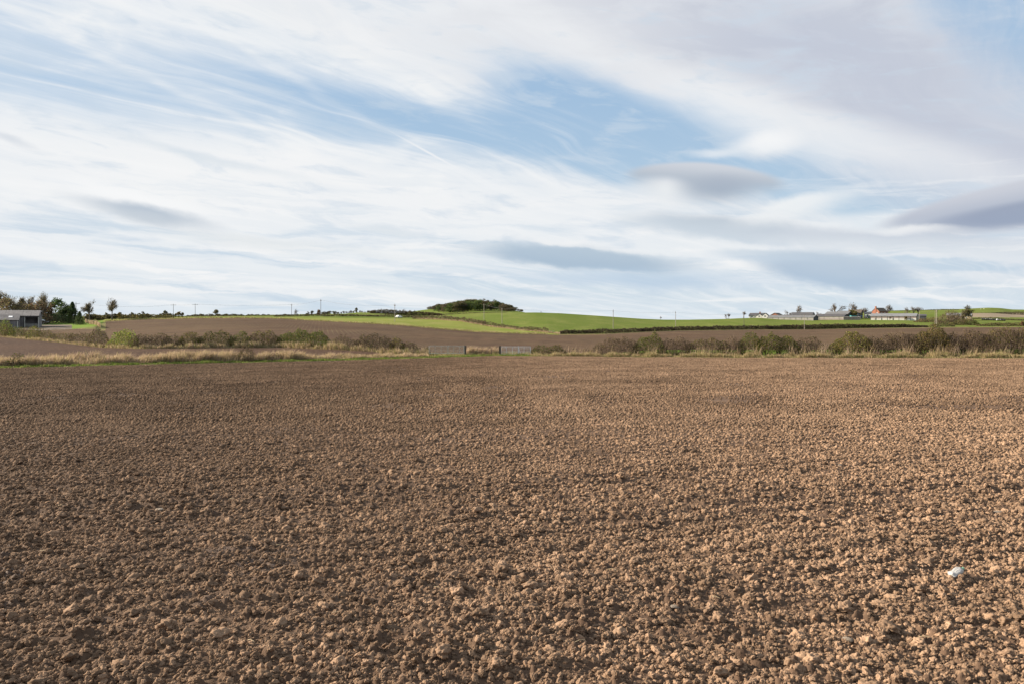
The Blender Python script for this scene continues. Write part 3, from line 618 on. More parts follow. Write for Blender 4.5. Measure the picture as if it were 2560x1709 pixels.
# a stretch of hedge or a bush: foliage and twigs in a mound that follows a given top line
def hedge(name, prof, Yf, depth, leaves, twigs, label, cat='hedge', group=None, dens=260, size=.12, tdens=60, tw=.012, base_gap=0.0, lean=0.0, stems=0, rag=.22, mound=.35, hscale=1.0, parts=('foliage', 'twigs')):
    """prof: [(u, v_top)] ; Yf: distance (number or function of u)"""
    pu = np.array([p[0] for p in prof], float); pv = np.array([p[1] for p in prof], float)
    fY = Yf if callable(Yf) else (lambda u: np.full(np.shape(u), float(Yf)))
    u0, u1 = pu[0], pu[-1]; um = .5 * (u0 + u1); Ym = float(fY(np.array(um))); width = (u1 - u0) / F * Ym
    hm = []
    def top(u, Y, X):
        Yc = fY(u); zb = ground((u - 1280) / F * Yc, Yc); vt = np.interp(u, pu, pv); return np.maximum((H - (vt - YH) / F * Yc) - zb, .15) * hscale
    org = at(um, Ym); root = thing(name, org, label, cat, group)
    area = 0
    for a_, b_ in zip(np.linspace(u0, u1, 41)[:-1], np.linspace(u0, u1, 41)[1:]):
        area += float(top(np.array([.5 * (a_ + b_)]), 0, 0)[0]) * (b_ - a_) / F * Ym
    def sample(n_, shell=.55, lo=0.0):
        ex = min(.12 * (u1 - u0), 5.0); u = np.clip(rng.uniform(u0 - ex, u1 + ex, n_), u0 - ex, u1 + ex); Yc = fY(u); h = top(u, 0, 0); X0 = (u - 1280) / F * Yc
        t = rng.uniform(lo, 1, n_) ** (1 - .0); ph = rng.uniform(-1, 1, n_)
        # rounded section: narrower at the top; ragged crest
        rg = 1 + rag * (vnoise(X0 * 1.1, h * 0 + 3.3, 77) * 1.4 + vnoise(X0 * 3.3, h * 0 + 9.1, 78)) ; 
        endf = np.minimum(1, np.minimum(u - u0 + ex, u1 + ex - u) / F * Yc / (mound * h + .05)); rg = rg * (.62 + .38 * np.sqrt(np.clip(endf, 0, 1)))
        wdt = depth * .5 * np.sqrt(np.clip(1.04 - t ** 2.6, 0, 1)) * (.75 + .5 * (vnoise(X0 * .8 + 5, t * 2, 79) + .5))
        s_ = np.sign(ph) * np.abs(ph) ** shell
        X = X0 + rng.normal(0, .06, n_); Y = Yc + s_ * wdt; z = ground(X, Y) + t * h * rg
        return np.stack([X, Y, z], 1), t, h * rg
    nl = int(area * dens)
    if nl:
        P, t, h = sample(nl, .5, base_gap); sz = size * rng.uniform(.5, 1.35, nl)
        V, Fc = cards(P, sz, .75); leaf_obj(parts[0], V, Fc, pal(leaves, nl), root, 'leaf', org)
    nt = int(area * tdens)
    if nt:
        P, t, h = sample(nt, .4, 0.0); L_ = h * rng.uniform(.22, .55, nt); A = P.copy(); A[:, 2] -= L_ * .5; gz = ground(A[:, 0], A[:, 1]); A[:, 2] = np.maximum(A[:, 2], gz + .02)
        B = A + np.stack([rng.normal(0, .22, nt) * L_ + lean * L_, rng.normal(0, .2, nt) * L_, L_ * rng.uniform(.6, 1.1, nt)], 1)
        V, Fc = sticks(A, B, tw * rng.uniform(.6, 1.6, nt)); c = np.repeat(pal(twigs, nt), 3, axis=0)
        leaf_obj(parts[1], V, Fc, c, root, 'twig', org)
    if stems:
        u = rng.uniform(u0, u1, stems); Yc = fY(u) + rng.uniform(-.3, .3, stems) * depth * .4; X = (u - 1280) / F * Yc; h = top(u, 0, 0)
        A = np.stack([X, Yc, ground(X, Yc) - .05], 1); k = 3; AA = np.repeat(A, k, 0); hh = np.repeat(h, k)
        B = AA + np.stack([rng.normal(0, .25, len(AA)) * hh, rng.normal(0, .15, len(AA)) * hh, hh * rng.uniform(.5, .8, len(AA))], 1)
        V, Fc = prisms(AA, B, .07, .02); leaf_obj('stems', V, Fc, np.tile(np.array([[.06, .048, .04]]), (len(Fc), 1)), root, 'twig', org)
    return root

# ---------------------------------------------------------------- trees
def branchy(seed, h, spread, levels=4, fork=3, trunk_r=.018, clear=.25, up=.6, wind=.0):
    r = np.random.default_rng(seed); segs = []
    tips = []
    def grow(p, d, L, rad, lv):
        q = p + d * L; segs.append((p, q, rad, rad * .62, lv))
        if lv >= levels: tips.append((q, d)); return
        k = fork + (1 if r.random() < .5 else 0)
        for j in range(k):
            nd = d * up + r.normal(size=3) * spread + np.array([wind, 0, .10]); nd /= np.linalg.norm(nd)
            st = p + (q - p) * r.uniform(.15 if lv else .45, 1.0); grow(st, nd, L * r.uniform(.62, .88), rad * .58, lv + 1)
    L0 = h * clear
    grow(np.zeros(3), np.array([.02, 0, 1.0]), L0, h * trunk_r, 0)
    return segs, tips
def tree_mesh(kind, seed, leaf=None, nleaf=0, lsize=.3, **kw):
    """unit tree (height about 1): returns dict part -> mesh"""
    r0 = rng
    segs, tips = branchy(seed, 1.0, **kw)
    zmax = max(s[1][2] for s in segs); f = 1.0 / zmax
    A = np.array([s[0] for s in segs]) * f; B = np.array([s[1] for s in segs]) * f; ra = np.array([s[2] for s in segs]) * f; rb = np.array([s[3] for s in segs]) * f; lv = np.array([s[4] for s in segs])
    big = lv <= 1
    V, Fc = prisms(A[big], B[big], ra[big], rb[big], 6); out = {'trunk': new_mesh('trunk', V, Fc, [M['twig']], colors=pal('bark', len(Fc)))}
    V1, F1 = prisms(A[~big], B[~big], np.maximum(ra[~big], .0025), np.maximum(rb[~big], .0015), 3)
    out['branches'] = new_mesh('branches', V1, F1, [M['twig']], colors=pal('bark', len(F1)))
    T = np.array([t[0] for t in tips]) * f; D_ = np.array([t[1] for t in tips]); k = kw.get('tw', 5)
    q_ = 16 if len(T) < 150 else (9 if len(T) < 330 else 4); TT = np.repeat(T, q_, 0); DD = np.repeat(D_, q_, 0); L_ = rng.uniform(.04, .10, len(TT))[:, None]; TT = TT - DD * rng.uniform(0, .06, (len(TT), 1))
    E = TT + unit(DD * .7 + rng.normal(size=TT.shape) * .6) * L_
    V, Fc = sticks(TT, E, .0034); out['twigs'] = new_mesh('twigs', V, Fc, [M['twig']], colors=np.repeat(pal('bark', len(TT)), 3, axis=0))
    if leaf:
        Q = np.concatenate([TT, E]); Q = Q[rng.integers(0, len(Q), nleaf)] + rng.normal(0, .018, (nleaf, 3))
        V, Fc = cards(Q, lsize * rng.uniform(.5, 1.3, nleaf), .8); out['crown'] = new_mesh('crown', V, Fc, [M['leaf']], colors=pal(leaf, nleaf))
    return out
def lobed_mesh(seed, palette, n_=1500, size=.075, w=.5, lobes=9, z0=.15, flat=1.0, zl=.14):
    """dense leafy crown: leaf clumps over uneven lobes, gaps between them"""
    r = np.random.default_rng(seed); C = []
    for j in range(lobes):
        a = r.uniform(0, 6.28); q = r.uniform(0, .62) * w; C.append((math.cos(a) * q, math.sin(a) * q, z0 + (1 - z0) * r.uniform(zl, .74), w * r.uniform(.30, .52)))
    C.append((0, 0, .80, .20 * w / .5))
    if zl < .1: C += [(math.cos(a_) * w * .4, math.sin(a_) * w * .4, .16, w * .42) for a_ in (0.4, 2.4, 4.5)]
    C = np.array(C); k = r.integers(0, len(C), n_); d = unit(r.normal(size=(n_, 3))); d[:, 2] = np.abs(d[:, 2]) * 1.0 - .25 * (r.random(n_) < .4)
    P = C[k, :3] + d * C[k, 3:4] * r.uniform(.55, 1.08, (n_, 1)); P[:, 2] = np.clip(P[:, 2], .04, 1.05); P[:, 1] *= flat
    V, Fc = cards(P, size * r.uniform(.5, 1.3, n_), .8); tone = pal(palette, n_) * (0.85 + .3 * r.random(len(C)))[k][:, None]
    out = {'crown': new_mesh('crown', V, Fc, [M['leaf']], colors=tone)}
    A = np.array([[0, 0, -.03]] + [[0, 0, .22]] * 5); B = np.array([[0, 0, .3]] + [list(C[j, :3]) for j in range(5)]); V, Fc = prisms(A, B, np.array([.035] + [.016] * 5), np.array([.02] + [.006] * 5), 6)
    out['trunk'] = new_mesh('trunk', V, Fc, [M['twig']], colors=pal('bark', len(Fc))); return out
def conifer_mesh(seed, palette, n_=2200, w=.32, size=.05, tiers=14):
    r = np.random.default_rng(seed); t = r.uniform(.02, 1, n_) ** 1.0; th = r.uniform(0, 6.28, n_); lay = np.floor(t * tiers) / tiers
    ft = (t - lay) * tiers; rad = w * (1 - lay) ** .8 * (1.0 - .45 * ft) * r.uniform(.45, 1.05, n_) * (1 + .22 * np.sin(th * 3 + lay * 40) + .15 * np.sin(th * 7 + lay * 23))
    P = np.stack([np.cos(th) * rad, np.sin(th) * rad, t + .02 - rad * .22], 1); P[:, 2] = np.maximum(P[:, 2], .02)
    V, Fc = cards(P, size * r.uniform(.5, 1.3, n_), .6); out = {'crown': new_mesh('crown', V, Fc, [M['leaf']], colors=pal(palette, n_))}
    V, Fc = prisms(np.array([[0, 0, -.02]]), np.array([[0, 0, .97]]), .022, .003, 6); out['trunk'] = new_mesh('trunk', V, Fc, [M['twig']], colors=pal('bark', len(Fc))); return out
TM = {}
def T_(key, fn):
    if key not in TM: TM[key] = fn()
    return TM[key]
def plant(key, fn, u, Y, vtop, label, cat='tree', group=None, name='tree', wide=1.0, rz=None, vbase=None):
    """stand a tree on the land at bearing u, distance Y, tall enough to reach the line vtop"""
    p = at(u, Y); hh = (H - (vtop - YH) / F * Y) - p.z
    hh = max(hh, .6); o = thing(name, p, label, cat, group, rng.uniform(0, 6.28) if rz is None else rz); o.scale = (hh * wide, hh * wide, hh)
    for nm, me in T_(key, fn).items():
        c = bpy.data.objects.new(nm, me); COL.objects.link(c); c.parent = o
        if nm != 'trunk': c['kind'] = 'stuff'
    return o
bare = lambda s, **k: (lambda: tree_mesh('bare', s, levels=k.pop('levels', 4), fork=3, spread=k.pop('spread', .42), **k))

# ================================================================ the field hedge on the right
def hedgeA_Y(u): v, Y = B1(0) if False else after(B0, 2.8, .06)(u); return Y
B1f = after(B0, 5.0, 0.10)
RH = [ # name, profile, leaf palette, twig palette, extra, label
 ('bush', [(1332,872),(1340,862),(1362,860),(1372,866),(1384,864),(1400,862),(1408,872)], [('ivy',3),('brown',2),('rust',1)], 'brown', dict(), 'low dark green bush just right of the right-hand gate'),
 ('bramble_patch', [(1410,880),(1430,872),(1452,874),(1472,870),(1480,882)], [('brown',3),('rust',1),('straw',1)], 'mauve', dict(dens=120, tdens=90, lean=.5), 'low sprawling bramble between the gate bush and the first tall hedge mound'),
 ('hedge', [(1480,874),(1490,862),(1510,852),(1545,846),(1575,845),(1592,852)], [('brown',3),('mauve',2)], 'mauve', dict(dens=150, tdens=150), 'bare mauve-brown twiggy mound of hedge, first tall one right of the gates'),
 ('bush', [(1588,858),(1602,844),(1620,836),(1640,837),(1656,848),(1660,862)], [('holly',5),('olive',1)], 'brown', dict(), 'rounded dark green evergreen bush between two bare twiggy hedge stretches'),
 ('hedge', [(1655,846),(1680,842),(1705,845),(1722,848)], [('mauve',3),('brown',2)], 'mauve', dict(dens=110, tdens=190), 'bare pinkish-grey twiggy hedge right beside the rounded evergreen bush'),
 ('hedge', [(1718,852),(1740,845),(1775,847),(1800,849),(1815,848)], [('olive',2),('brown',3),('ivy',1)], 'mauve', dict(dens=170, tdens=120), 'brown and olive mixed hedge stretch halfway along the field edge'),
 ('hedge', [(1808,849),(1825,845),(1845,847),(1856,850)], [('mauve',3),('brown',2)], 'mauve', dict(dens=90, tdens=200), 'thin grey tangle of hedge twigs left of the tall olive-green bushes'),
 ('bush', [(1848,850),(1866,840),(1880,830),(1892,840),(1900,848)], [('holly',3),('olive',2)], 'brown', dict(base_gap=.10), 'dark green bush with a pointed top, below the white bungalow'),
 ('bush', [(1896,848),(1912,840),(1928,836),(1940,842),(1955,845),(1975,841),(1990,848),(1996,860)], [('olive',3),('holly',3)], 'brown', dict(base_gap=.22, stems=6), 'broad olive-green bush with grass showing under its stems'),
 ('hedge', [(1984,858),(2000,850),(2020,846),(2040,847),(2055,855),(2062,868)], [('brown',3),('mauve',2),('ivy',.6)], 'mauve', dict(dens=110, tdens=170, base_gap=.25, stems=9), 'gappy dark thorn hedge with crooked trunks, left of the low gap'),
 ('bush', [(2078,862),(2090,850),(2104,845),(2120,832),(2136,828),(2160,832),(2172,840)], [('yellow',1.5),('olive',3),('gold',1)], 'brown', dict(base_gap=.12, stems=5), 'tall yellow-flecked bush just right of the low gap in the hedge'),
 ('hedge', [(2166,842),(2200,838),(2240,838),(2270,835),(2292,836)], [('mauve',3),('brown',3),('olive',.5)], 'mauve', dict(dens=120, tdens=200, base_gap=.12, stems=10), 'long mauve-grey bare hedge stretch below the long pale shed'),
 ('bush', [(2282,842),(2298,830),(2318,822),(2338,816),(2352,820),(2368,832)], [('gold',3),('olive',3),('brown',1)], 'brown', dict(base_gap=.20, stems=6), 'tallest golden-brown bush in the hedge, in front of the twin poles'),
 ('hedge', [(2362,836),(2380,832),(2410,828),(2440,830),(2466,834)], [('brown',3),('gold',1),('mauve',2)], 'mauve', dict(dens=130, tdens=170, base_gap=.14, stems=9), 'brown thorn hedge with an open green gap beneath, right of the tallest bush'),
 ('hedge', [(2460,836),(2485,828),(2520,825),(2560,824),(2620,828)], [('olive',3),('brown',3)], 'mauve', dict(dens=170, tdens=130), 'dense olive-brown hedge running out of the right side of the picture'),
 ('hedge', [(2615,830),(2700,826),(2900,828),(3100,826)], [('olive',2),('brown',3)], 'mauve', dict(dens=90, tdens=60), 'last olive-brown length of the field hedge, beyond the dense stretch at the right edge'),
]
for nm, prof, lp, tp, kw, lab in RH:
    k = dict(dens=230, size=.13, tdens=70, tw=.014); k.update(kw); k['dens'] = k['dens'] * 2.3; k['tdens'] *= .7; k['size'] = .115; lp = (lp if isinstance(lp, list) else [(lp, 3)]) + [('olive', .8)]
    hedge(nm, prof, lambda u: hedgeA_Y(u), 1.9, lp, tp, lab, 'bush' if nm != 'hedge' else 'hedge', 'field hedge right of the gates', **k)
# ================================================================ the hedge behind the left-hand field
def hedgeB_Y(u):
    v, Y = B2(u); return Y + np.interp(u, [0, 300, 900, 1040], [3.5, 2.2, 1.8, 2.4])
LH = [
 ('bush', [(-10,812),(4,804),(18,802),(28,812)], [('lime',3),('olive',2)], 'brown', {}, 'small bright green bush in front of the grey barn at the left edge'),
 ('bush', [(24,822),(34,816),(50,817),(60,826)], [('olive',1),('ivy',2)], 'brown', {}, 'dark olive bush below the barn lean-to'),
 ('hedge', [(-12,818),(10,812),(26,816)], [('brown',3),('rust',1)], 'mauve', dict(dens=120), 'brown low scrub at the left edge below the bright green bush'),
 ('hedge', [(56,826),(66,820),(76,818)], [('brown',3),('mauve',1)], 'mauve', dict(dens=110), 'brown scrub between two bushes in front of the barn'),
 ('bush', [(72,824),(78,817),(90,816),(98,824)], [('yellow',2),('olive',2),('ivy',1)], 'brown', {}, 'yellow-green bush under the white barn post'),
 ('hedge', [(94,828),(104,822),(118,824),(132,832)], [('brown',3),('olive',2)], 'mauve', {}, 'brown hedge stretch in front of the garden drive'),
 ('hedge', [(128,838),(150,831),(165,833),(178,834)], [('brown',3),('olive',1)], 'mauve', dict(dens=150), 'low thin brown hedge below the small cedar'),
 ('hedge', [(174,838),(190,832),(212,833),(226,836)], [('dark',2),('brown',3)], 'mauve', dict(dens=190), 'dark brown squat hedge stretch left of the tall brown thorn'),
 ('bush', [(222,836),(232,826),(246,822),(258,828),(266,842)], [('brown',3),('dark',2),('olive',1)], 'mauve', dict(tdens=110), 'tall brown thorn bush left of the bright yellow-green bush'),
 ('bush', [(262,852),(270,846),(284,848)], [('rust',3),('straw',1)], 'pink', dict(dens=130), 'small reddish bramble touching the yellow-green bush'),
 ('bush', [(276,848),(286,836),(300,829),(316,825),(330,826),(337,838)], [('lime',3),('yellow',3),('holly',1)], 'brown', dict(dens=280), 'bright yellow-green bush standing out in the brown hedge'),
 ('hedge', [(328,842),(345,838),(370,838),(395,836),(420,838)], [('brown',3),('mauve',2)], 'mauve', dict(dens=150, tdens=130), 'grey-brown hedge stretch right of the yellow-green bush'),
 ('hedge', [(414,842),(440,836),(455,840)], [('mauve',2),('brown',2),('olive',1)], 'mauve', dict(dens=120, tdens=140), 'thin twiggy dip in the left hedge'),
 ('bush', [(450,842),(465,832),(485,832),(500,836)], [('olive',3),('brown',2)], 'mauve', {}, 'olive bush with brown twigs, first of the green part of the left hedge'),
 ('hedge', [(495,838),(515,833),(545,830),(565,831),(578,840)], [('ivy',2),('olive',2),('brown',2)], 'mauve', {}, 'dark green and brown hedge stretch left of the small ivy bush'),
 ('bush', [(576,846),(588,832),(604,828),(616,832),(622,842)], [('holly',4),('olive',1)], 'brown', {}, 'small rounded ivy-green bush in the middle of the left hedge'),
 ('hedge', [(618,844),(634,832),(650,827),(662,829),(680,830),(698,842)], [('brown',3),('yellow',.8),('olive',1)], 'mauve', dict(dens=170, tdens=110), 'brown hedge stretch topped with a few yellow leaves'),
 ('bush', [(698,842),(720,832),(745,828),(770,829),(800,830),(815,838),(824,850)], [('holly',4),('ivy',2),('olive',1)], 'brown', dict(dens=280), 'long dark green bush, biggest evergreen mound of the left hedge'),
 ('hedge', [(826,850),(845,842),(870,840),(895,842)], [('mauve',2),('brown',3)], 'mauve', dict(dens=100, tdens=180), 'pale brown leafless hedge stretch right of the long evergreen mound'),
 ('hedge', [(890,844),(915,836),(940,838),(975,842),(982,850)], [('brown',3),('dark',2)], 'mauve', dict(dens=170, tdens=130), 'dark brown leafless hedge stretch left of the hedge end'),
 ('bush', [(976,850),(990,844),(1004,846),(1012,856)], [('olive',2),('brown',2),('gold',1)], 'brown', {}, 'olive-brown bush next to last in the left hedge'),
 ('bush', [(1004,858),(1020,855),(1035,857),(1044,868)], [('dark',2),('brown',3)], 'mauve', {}, 'low dark bush ending the left hedge short of the gates'),
 ('bush', [(1062,876),(1067,865),(1072,864),(1074,874)], [('dark',2),('ivy',2)], 'brown', dict(dens=320), 'small dark stump of bush against the left gate'),
]
for nm, prof, lp, tp, kw, lab in LH:
    k = dict(dens=190, size=.15, tdens=60, tw=.016); k.update(kw); k['dens'] = k['dens'] * 2.1; k['tdens'] *= .7; k['size'] = .13; lp = lp + [('olive', .8), ('ivy', .5)]
    hedge(nm, prof, hedgeB_Y, 2.2, lp, tp, lab, 'bush' if nm == 'bush' else 'hedge', 'hedge behind the left field', **k)
# bushes standing in the rough grass of the near verge
def vergeY(dy): return lambda u: B0(u)[1] + dy
for prof, lp, dy, lab, kw in [
  ([(26,898),(34,886),(46,877),(56,884),(63,898)], [('dark',2),('olive',2),('ivy',2)], 2.0, 'small dark bush alone in the rough grass at far left', {}),
  ([(596,880),(606,866),(618,863),(628,868),(636,882)], [('olive',2),('brown',3)], 2.6, 'thin olive-brown bush standing alone in the pale grass', dict(dens=110, tdens=160)),
  ([(668,892),(678,882),(690,880),(702,888)], [('dark',2),('brown',2)], 2.6, 'low dark bramble right of the thin lone bush', {}),
  ([(805,892),(820,886),(840,888)], [('ivy',2),('brown',2)], 3.4, 'low dark bramble, left one of two under the hedge end', {}),
  ([(848,890),(862,882),(880,884),(915,888),(925,893)], [('brown',2),('ivy',2)], 3.4, 'longer low bramble, right one of two under the hedge end', {}),
  ([(612,893),(622,885),(634,890)], [('dark',2),('brown',2)], 1.4, 'small dark scrub at the foot of the thin lone bush', {})]:
    k = dict(dens=240, size=.12, tdens=70); k.update(kw); hedge('bush', prof, vergeY(dy), 1.3, lp, 'brown', lab, 'bush', None, **k)

# ================================================================ grasses
def tuft_strip(name, label, u0, u1, Yfn, wid, n_, hlo, hhi, palette, w=.012, lean=.28, lx=0.0, clump=1.0, hmod=None, parent=None):
    u = rng.uniform(u0, u1, n_); Y = Yfn(u) + rng.uniform(0, wid, n_); X = (u - 1280) / F * Y
    X = X + rng.normal(0, .04, n_); cl = np.clip(.55 + clump * (vnoise(X * .9, Y * .9, 51) * 1.3 + vnoise(X * 2.7, Y * 2.7, 52) * .8), 0, 1.3); k = rng.uniform(0, 1, n_) < cl + .15
    X, Y, cl, u = X[k], Y[k], cl[k], u[k]; h = (hlo + (hhi - hlo) * rng.uniform(0, 1, len(X))) * (.5 + .7 * cl)
    if hmod is not None: h = h * hmod(u, Y)
    P = np.stack([X, Y, ground(X, Y) - .02], 1); ww = w * rng.uniform(.6, 1.5, len(X)); V, Fc = blades(P, h, ww, lean, lx)
    o = link(name, new_mesh(name, V, Fc, [M['grass_blade']], colors=np.repeat(pal(palette, len(X)), 3, axis=0)), parent); tag(o, label, 'grass', kind='stuff'); return o
b0Y = lambda d: (lambda u: B0(u)[1] + d)
tuft_strip('dry_grass', 'tall pale seeding grass along the verge left of the gates', -60, 1070, b0Y(1.9), 3.0, 44000, .45, 1.15, [('straw',5),('pink',3),('dry',1)], w=.019, lx=.25, hmod=lambda u, Y: np.interp(u, [-60, 150, 700, 860, 1070], [.8, 1, 1, .65, .55]))
tuft_strip('green_grass', 'short green and straw-coloured grass edging the near field', -60, 1345, b0Y(.2), 1.8, 28000, .14, .36, [('green',6),('lime',2),('dry',2)], w=.016, hmod=lambda u, Y: np.interp(u, [-60, 500, 700], [.9, .9, .75]))
tuft_strip('verge_grass', 'yellow-green tussocks in front of the left gate', 700, 1345, b0Y(1.8), 3.6, 15000, .12, .42, [('dry',3),('green',1.3),('straw',1.5)], w=.018)
tuft_strip('gap_grass', 'tall wind-bent straw grass between the two gates', 1164, 1249, b0Y(3.4), 1.4, 2300, .30, 1.0, [('straw',3),('pink',3)], w=.020, lx=.35, clump=1.8)
tuft_strip('hedge_foot_grass', 'bleached straw grass along the foot of the right hedge', 1325, 2620, b0Y(.5), 1.5, 44000, .16, .52, [('straw',5),('dry',2),('green',.6)], w=.016, lx=-.2, clump=1.4)
tuft_strip('hedge_plumes', 'tall bleached grass plumes leaning in the right hedge', 1400, 2620, b0Y(1.5), 1.0, 4200, .4, 1.2, [('straw',3),('pink',2)], w=.012, lean=.22, lx=.15, clump=2.4)
tuft_strip('nettle_grass', 'fresh green grass under and behind the right hedge', 1560, 2620, b0Y(3.4), 5.0, 20000, .10, .35, [('green',4),('lime',1)], w=.02)
tuft_strip('bank_grass', 'straw-coloured grass along the hedge behind the left field', -60, 1070, lambda u: B2(u)[1] - .2, 2.2, 38000, .18, .75, [('straw',4),('dry',2),('pink',1.5),('green',.5)], w=.022, lx=-.15, clump=1.5, hmod=lambda u, Y: np.interp(u, [0, 300, 500, 1000], [.7, .7, 1, 1.25]))
tuft_strip('field_edge_grass', 'rank pale grass along the top edge of the drilled field', 262, 1370, lambda u: B4(u)[1] - .3, 4.0, 16000, .2, .6, [('straw',2),('dry',4),('green',1)], w=.05)
tuft_strip('hedge_line_grass', 'pale grass along the middle-distance hedge', 1040, 1400, lambda u: B5(u)[1] - 3.2, 3.0, 9000, .3, .8, [('straw',3),('pink',2)], w=.05)
tuft_strip('garden_reeds', 'pale reed screen round the garden lawn', 214, 250, lambda u: np.interp(u, [214, 250], [250, 205]), 1.2, 2600, .7, 1.4, [('pink',3),('dry',2)], w=.05, lean=.06, clump=.3)

# ================================================================ hedges of the middle distance
def B5Y(d): return lambda u: B5(u)[1] + d
hz = dict(dens=50, size=.42, tdens=14, tw=.03, rag=.25)
hedge('hedge', [(1036,789),(1060,790),(1090,788),(1120,791),(1150,794),(1180,797),(1210,803)], B5Y(-1), 3.0, [('brown',2),('mauve',2)], 'mauve', 'mauve-brown hedge slanting down from the wooded hill, upper half', 'hedge', 'hedges of the middle distance', **{**hz, 'mound': 1})
hedge('hedge', [(1206,802),(1230,807),(1260,811),(1290,816),(1320,818),(1345,820),(1366,820)], B5Y(-1), 3.0, [('brown',3),('mauve',1),('bush',1)], 'mauve', 'brown hedge slanting down to the small far gate, lower half', 'hedge', 'hedges of the middle distance', **hz)
hedge('hedge', [(1404,826),(1420,823),(1450,826),(1480,823),(1510,821),(1540,822),(1575,820),(1606,821)], B5Y(1), 3.0, [('dark',3),('brown',1)], 'brown', 'dark hedge at the foot of the green hill, left stretch beside the far gate', 'hedge', 'hedges of the middle distance', **{**hz, 'dens': 100, 'hscale': .88})
hedge('hedge', [(1604,820),(1640,817),(1680,817),(1720,814),(1760,816),(1800,813),(1850,814),(1900,813),(1925,812)], B5Y(1), 3.0, [('dark',3),('brown',1)], 'brown', 'dark hedge below the bungalow, central stretch under the green hill', 'hedge', 'hedges of the middle distance', **{**hz, 'dens': 100, 'hscale': .88})
hedge('hedge', [(1923,815),(1960,811),(2000,812),(2040,810),(2090,809),(2140,810),(2200,810),(2260,809),(2290,813),(2314,813)], B5Y(1), 3.0, [('dark',3),('brown',1)], 'brown', 'dark hedge below the farm sheds, right stretch', 'hedge', 'hedges of the middle distance', **{**hz, 'dens': 100, 'hscale': .88})
hedge('hedge', [(690,789),(720,786),(750,788),(780,785),(815,785)], 452, 3.0, [('dark',3),('bush',1)], 'brown', 'dark hedge on the skyline left of the small hilltop meadow', 'hedge', 'hedges of the middle distance', **hz)
hedge('hedge', [(814,788),(840,785),(870,786),(900,787),(940,788),(975,785),(1000,789),(1034,789)], 440, 3.0, [('dark',3),('brown',1)], 'brown', 'long dark hedge behind the pale meadow, under the small hilltop field', 'hedge', 'hedges of the middle distance', **hz)
hedge('hedge', [(930,777),(950,774),(975,774),(1000,777),(1040,779),(1080,782),(1100,784)], 498, 4.0, [('brown',3),('bush',1)], 'brown', 'brown hedge climbing towards the wooded hill', 'hedge', 'hedges of the middle distance', **{**hz, 'dens': 90})
hedge('hedge', [(2330,811),(2360,809),(2380,812)], 432, 3.0, [('bush',2),('brown',2)], 'brown', 'low brown scrub under the twin poles', 'hedge', None, **hz)
hedge('hedge', [(2448,812),(2480,808),(2520,807),(2550,806),(2600,805)], 440, 4.0, [('bush',3),('brown',1),('gold',1)], 'brown', 'olive-brown hedge at the right edge below the bright green field', 'hedge', 'hedges of the middle distance', **hz)
hedge('scrub', [(2290,803),(2305,797),(2325,793),(2340,795),(2352,803)], 500, 6, [('rust',1),('gold',1),('bush',2)], 'mauve', 'rusty bare scrub between the long shed and the twin poles', 'bush', None, **hz)
hedge('scrub', [(2343,800),(2352,788),(2368,779),(2385,776),(2400,786),(2412,800)], 470, 6, [('olive',1),('brown',1),('bush',1)], 'mauve', 'pale olive tangle of young trees left of the big round tree', 'bush', None, **{**hz, 'dens': 14, 'tdens': 16})
hedge('scrub', [(2380,807),(2396,800),(2420,796),(2436,800),(2448,812)], 455, 6, [('bush',3),('olive',2)], 'brown', 'dark green scrub mound in front of the big round tree', 'bush', None, **hz)
hedge('hedge', [(2432,796),(2450,794),(2480,793),(2520,797),(2560,799),(2600,800)], 610, 4, [('dark',2),('bush',2)], 'brown', 'dark low hedge along the far brown field at the right', 'hedge', 'hedges of the middle distance', **hz)
hedge('hedge', [(2440,785.5),(2480,782.5),(2530,779.5),(2600,778)], 800, 5, [('dark',3)], 'brown', 'thin dark hedge line crossing the far hill at the right', 'hedge', 'hedges of the middle distance', **hz)
hedge('hedge', [(2218,779),(2260,776),(2310,775),(2350,773),(2390,773)], 1040, 7, [('dark',3)], 'brown', 'dark skyline hedge right of the brick house', 'hedge', 'hedges of the middle distance', **{**hz, 'dens': 16, 'size': .8})

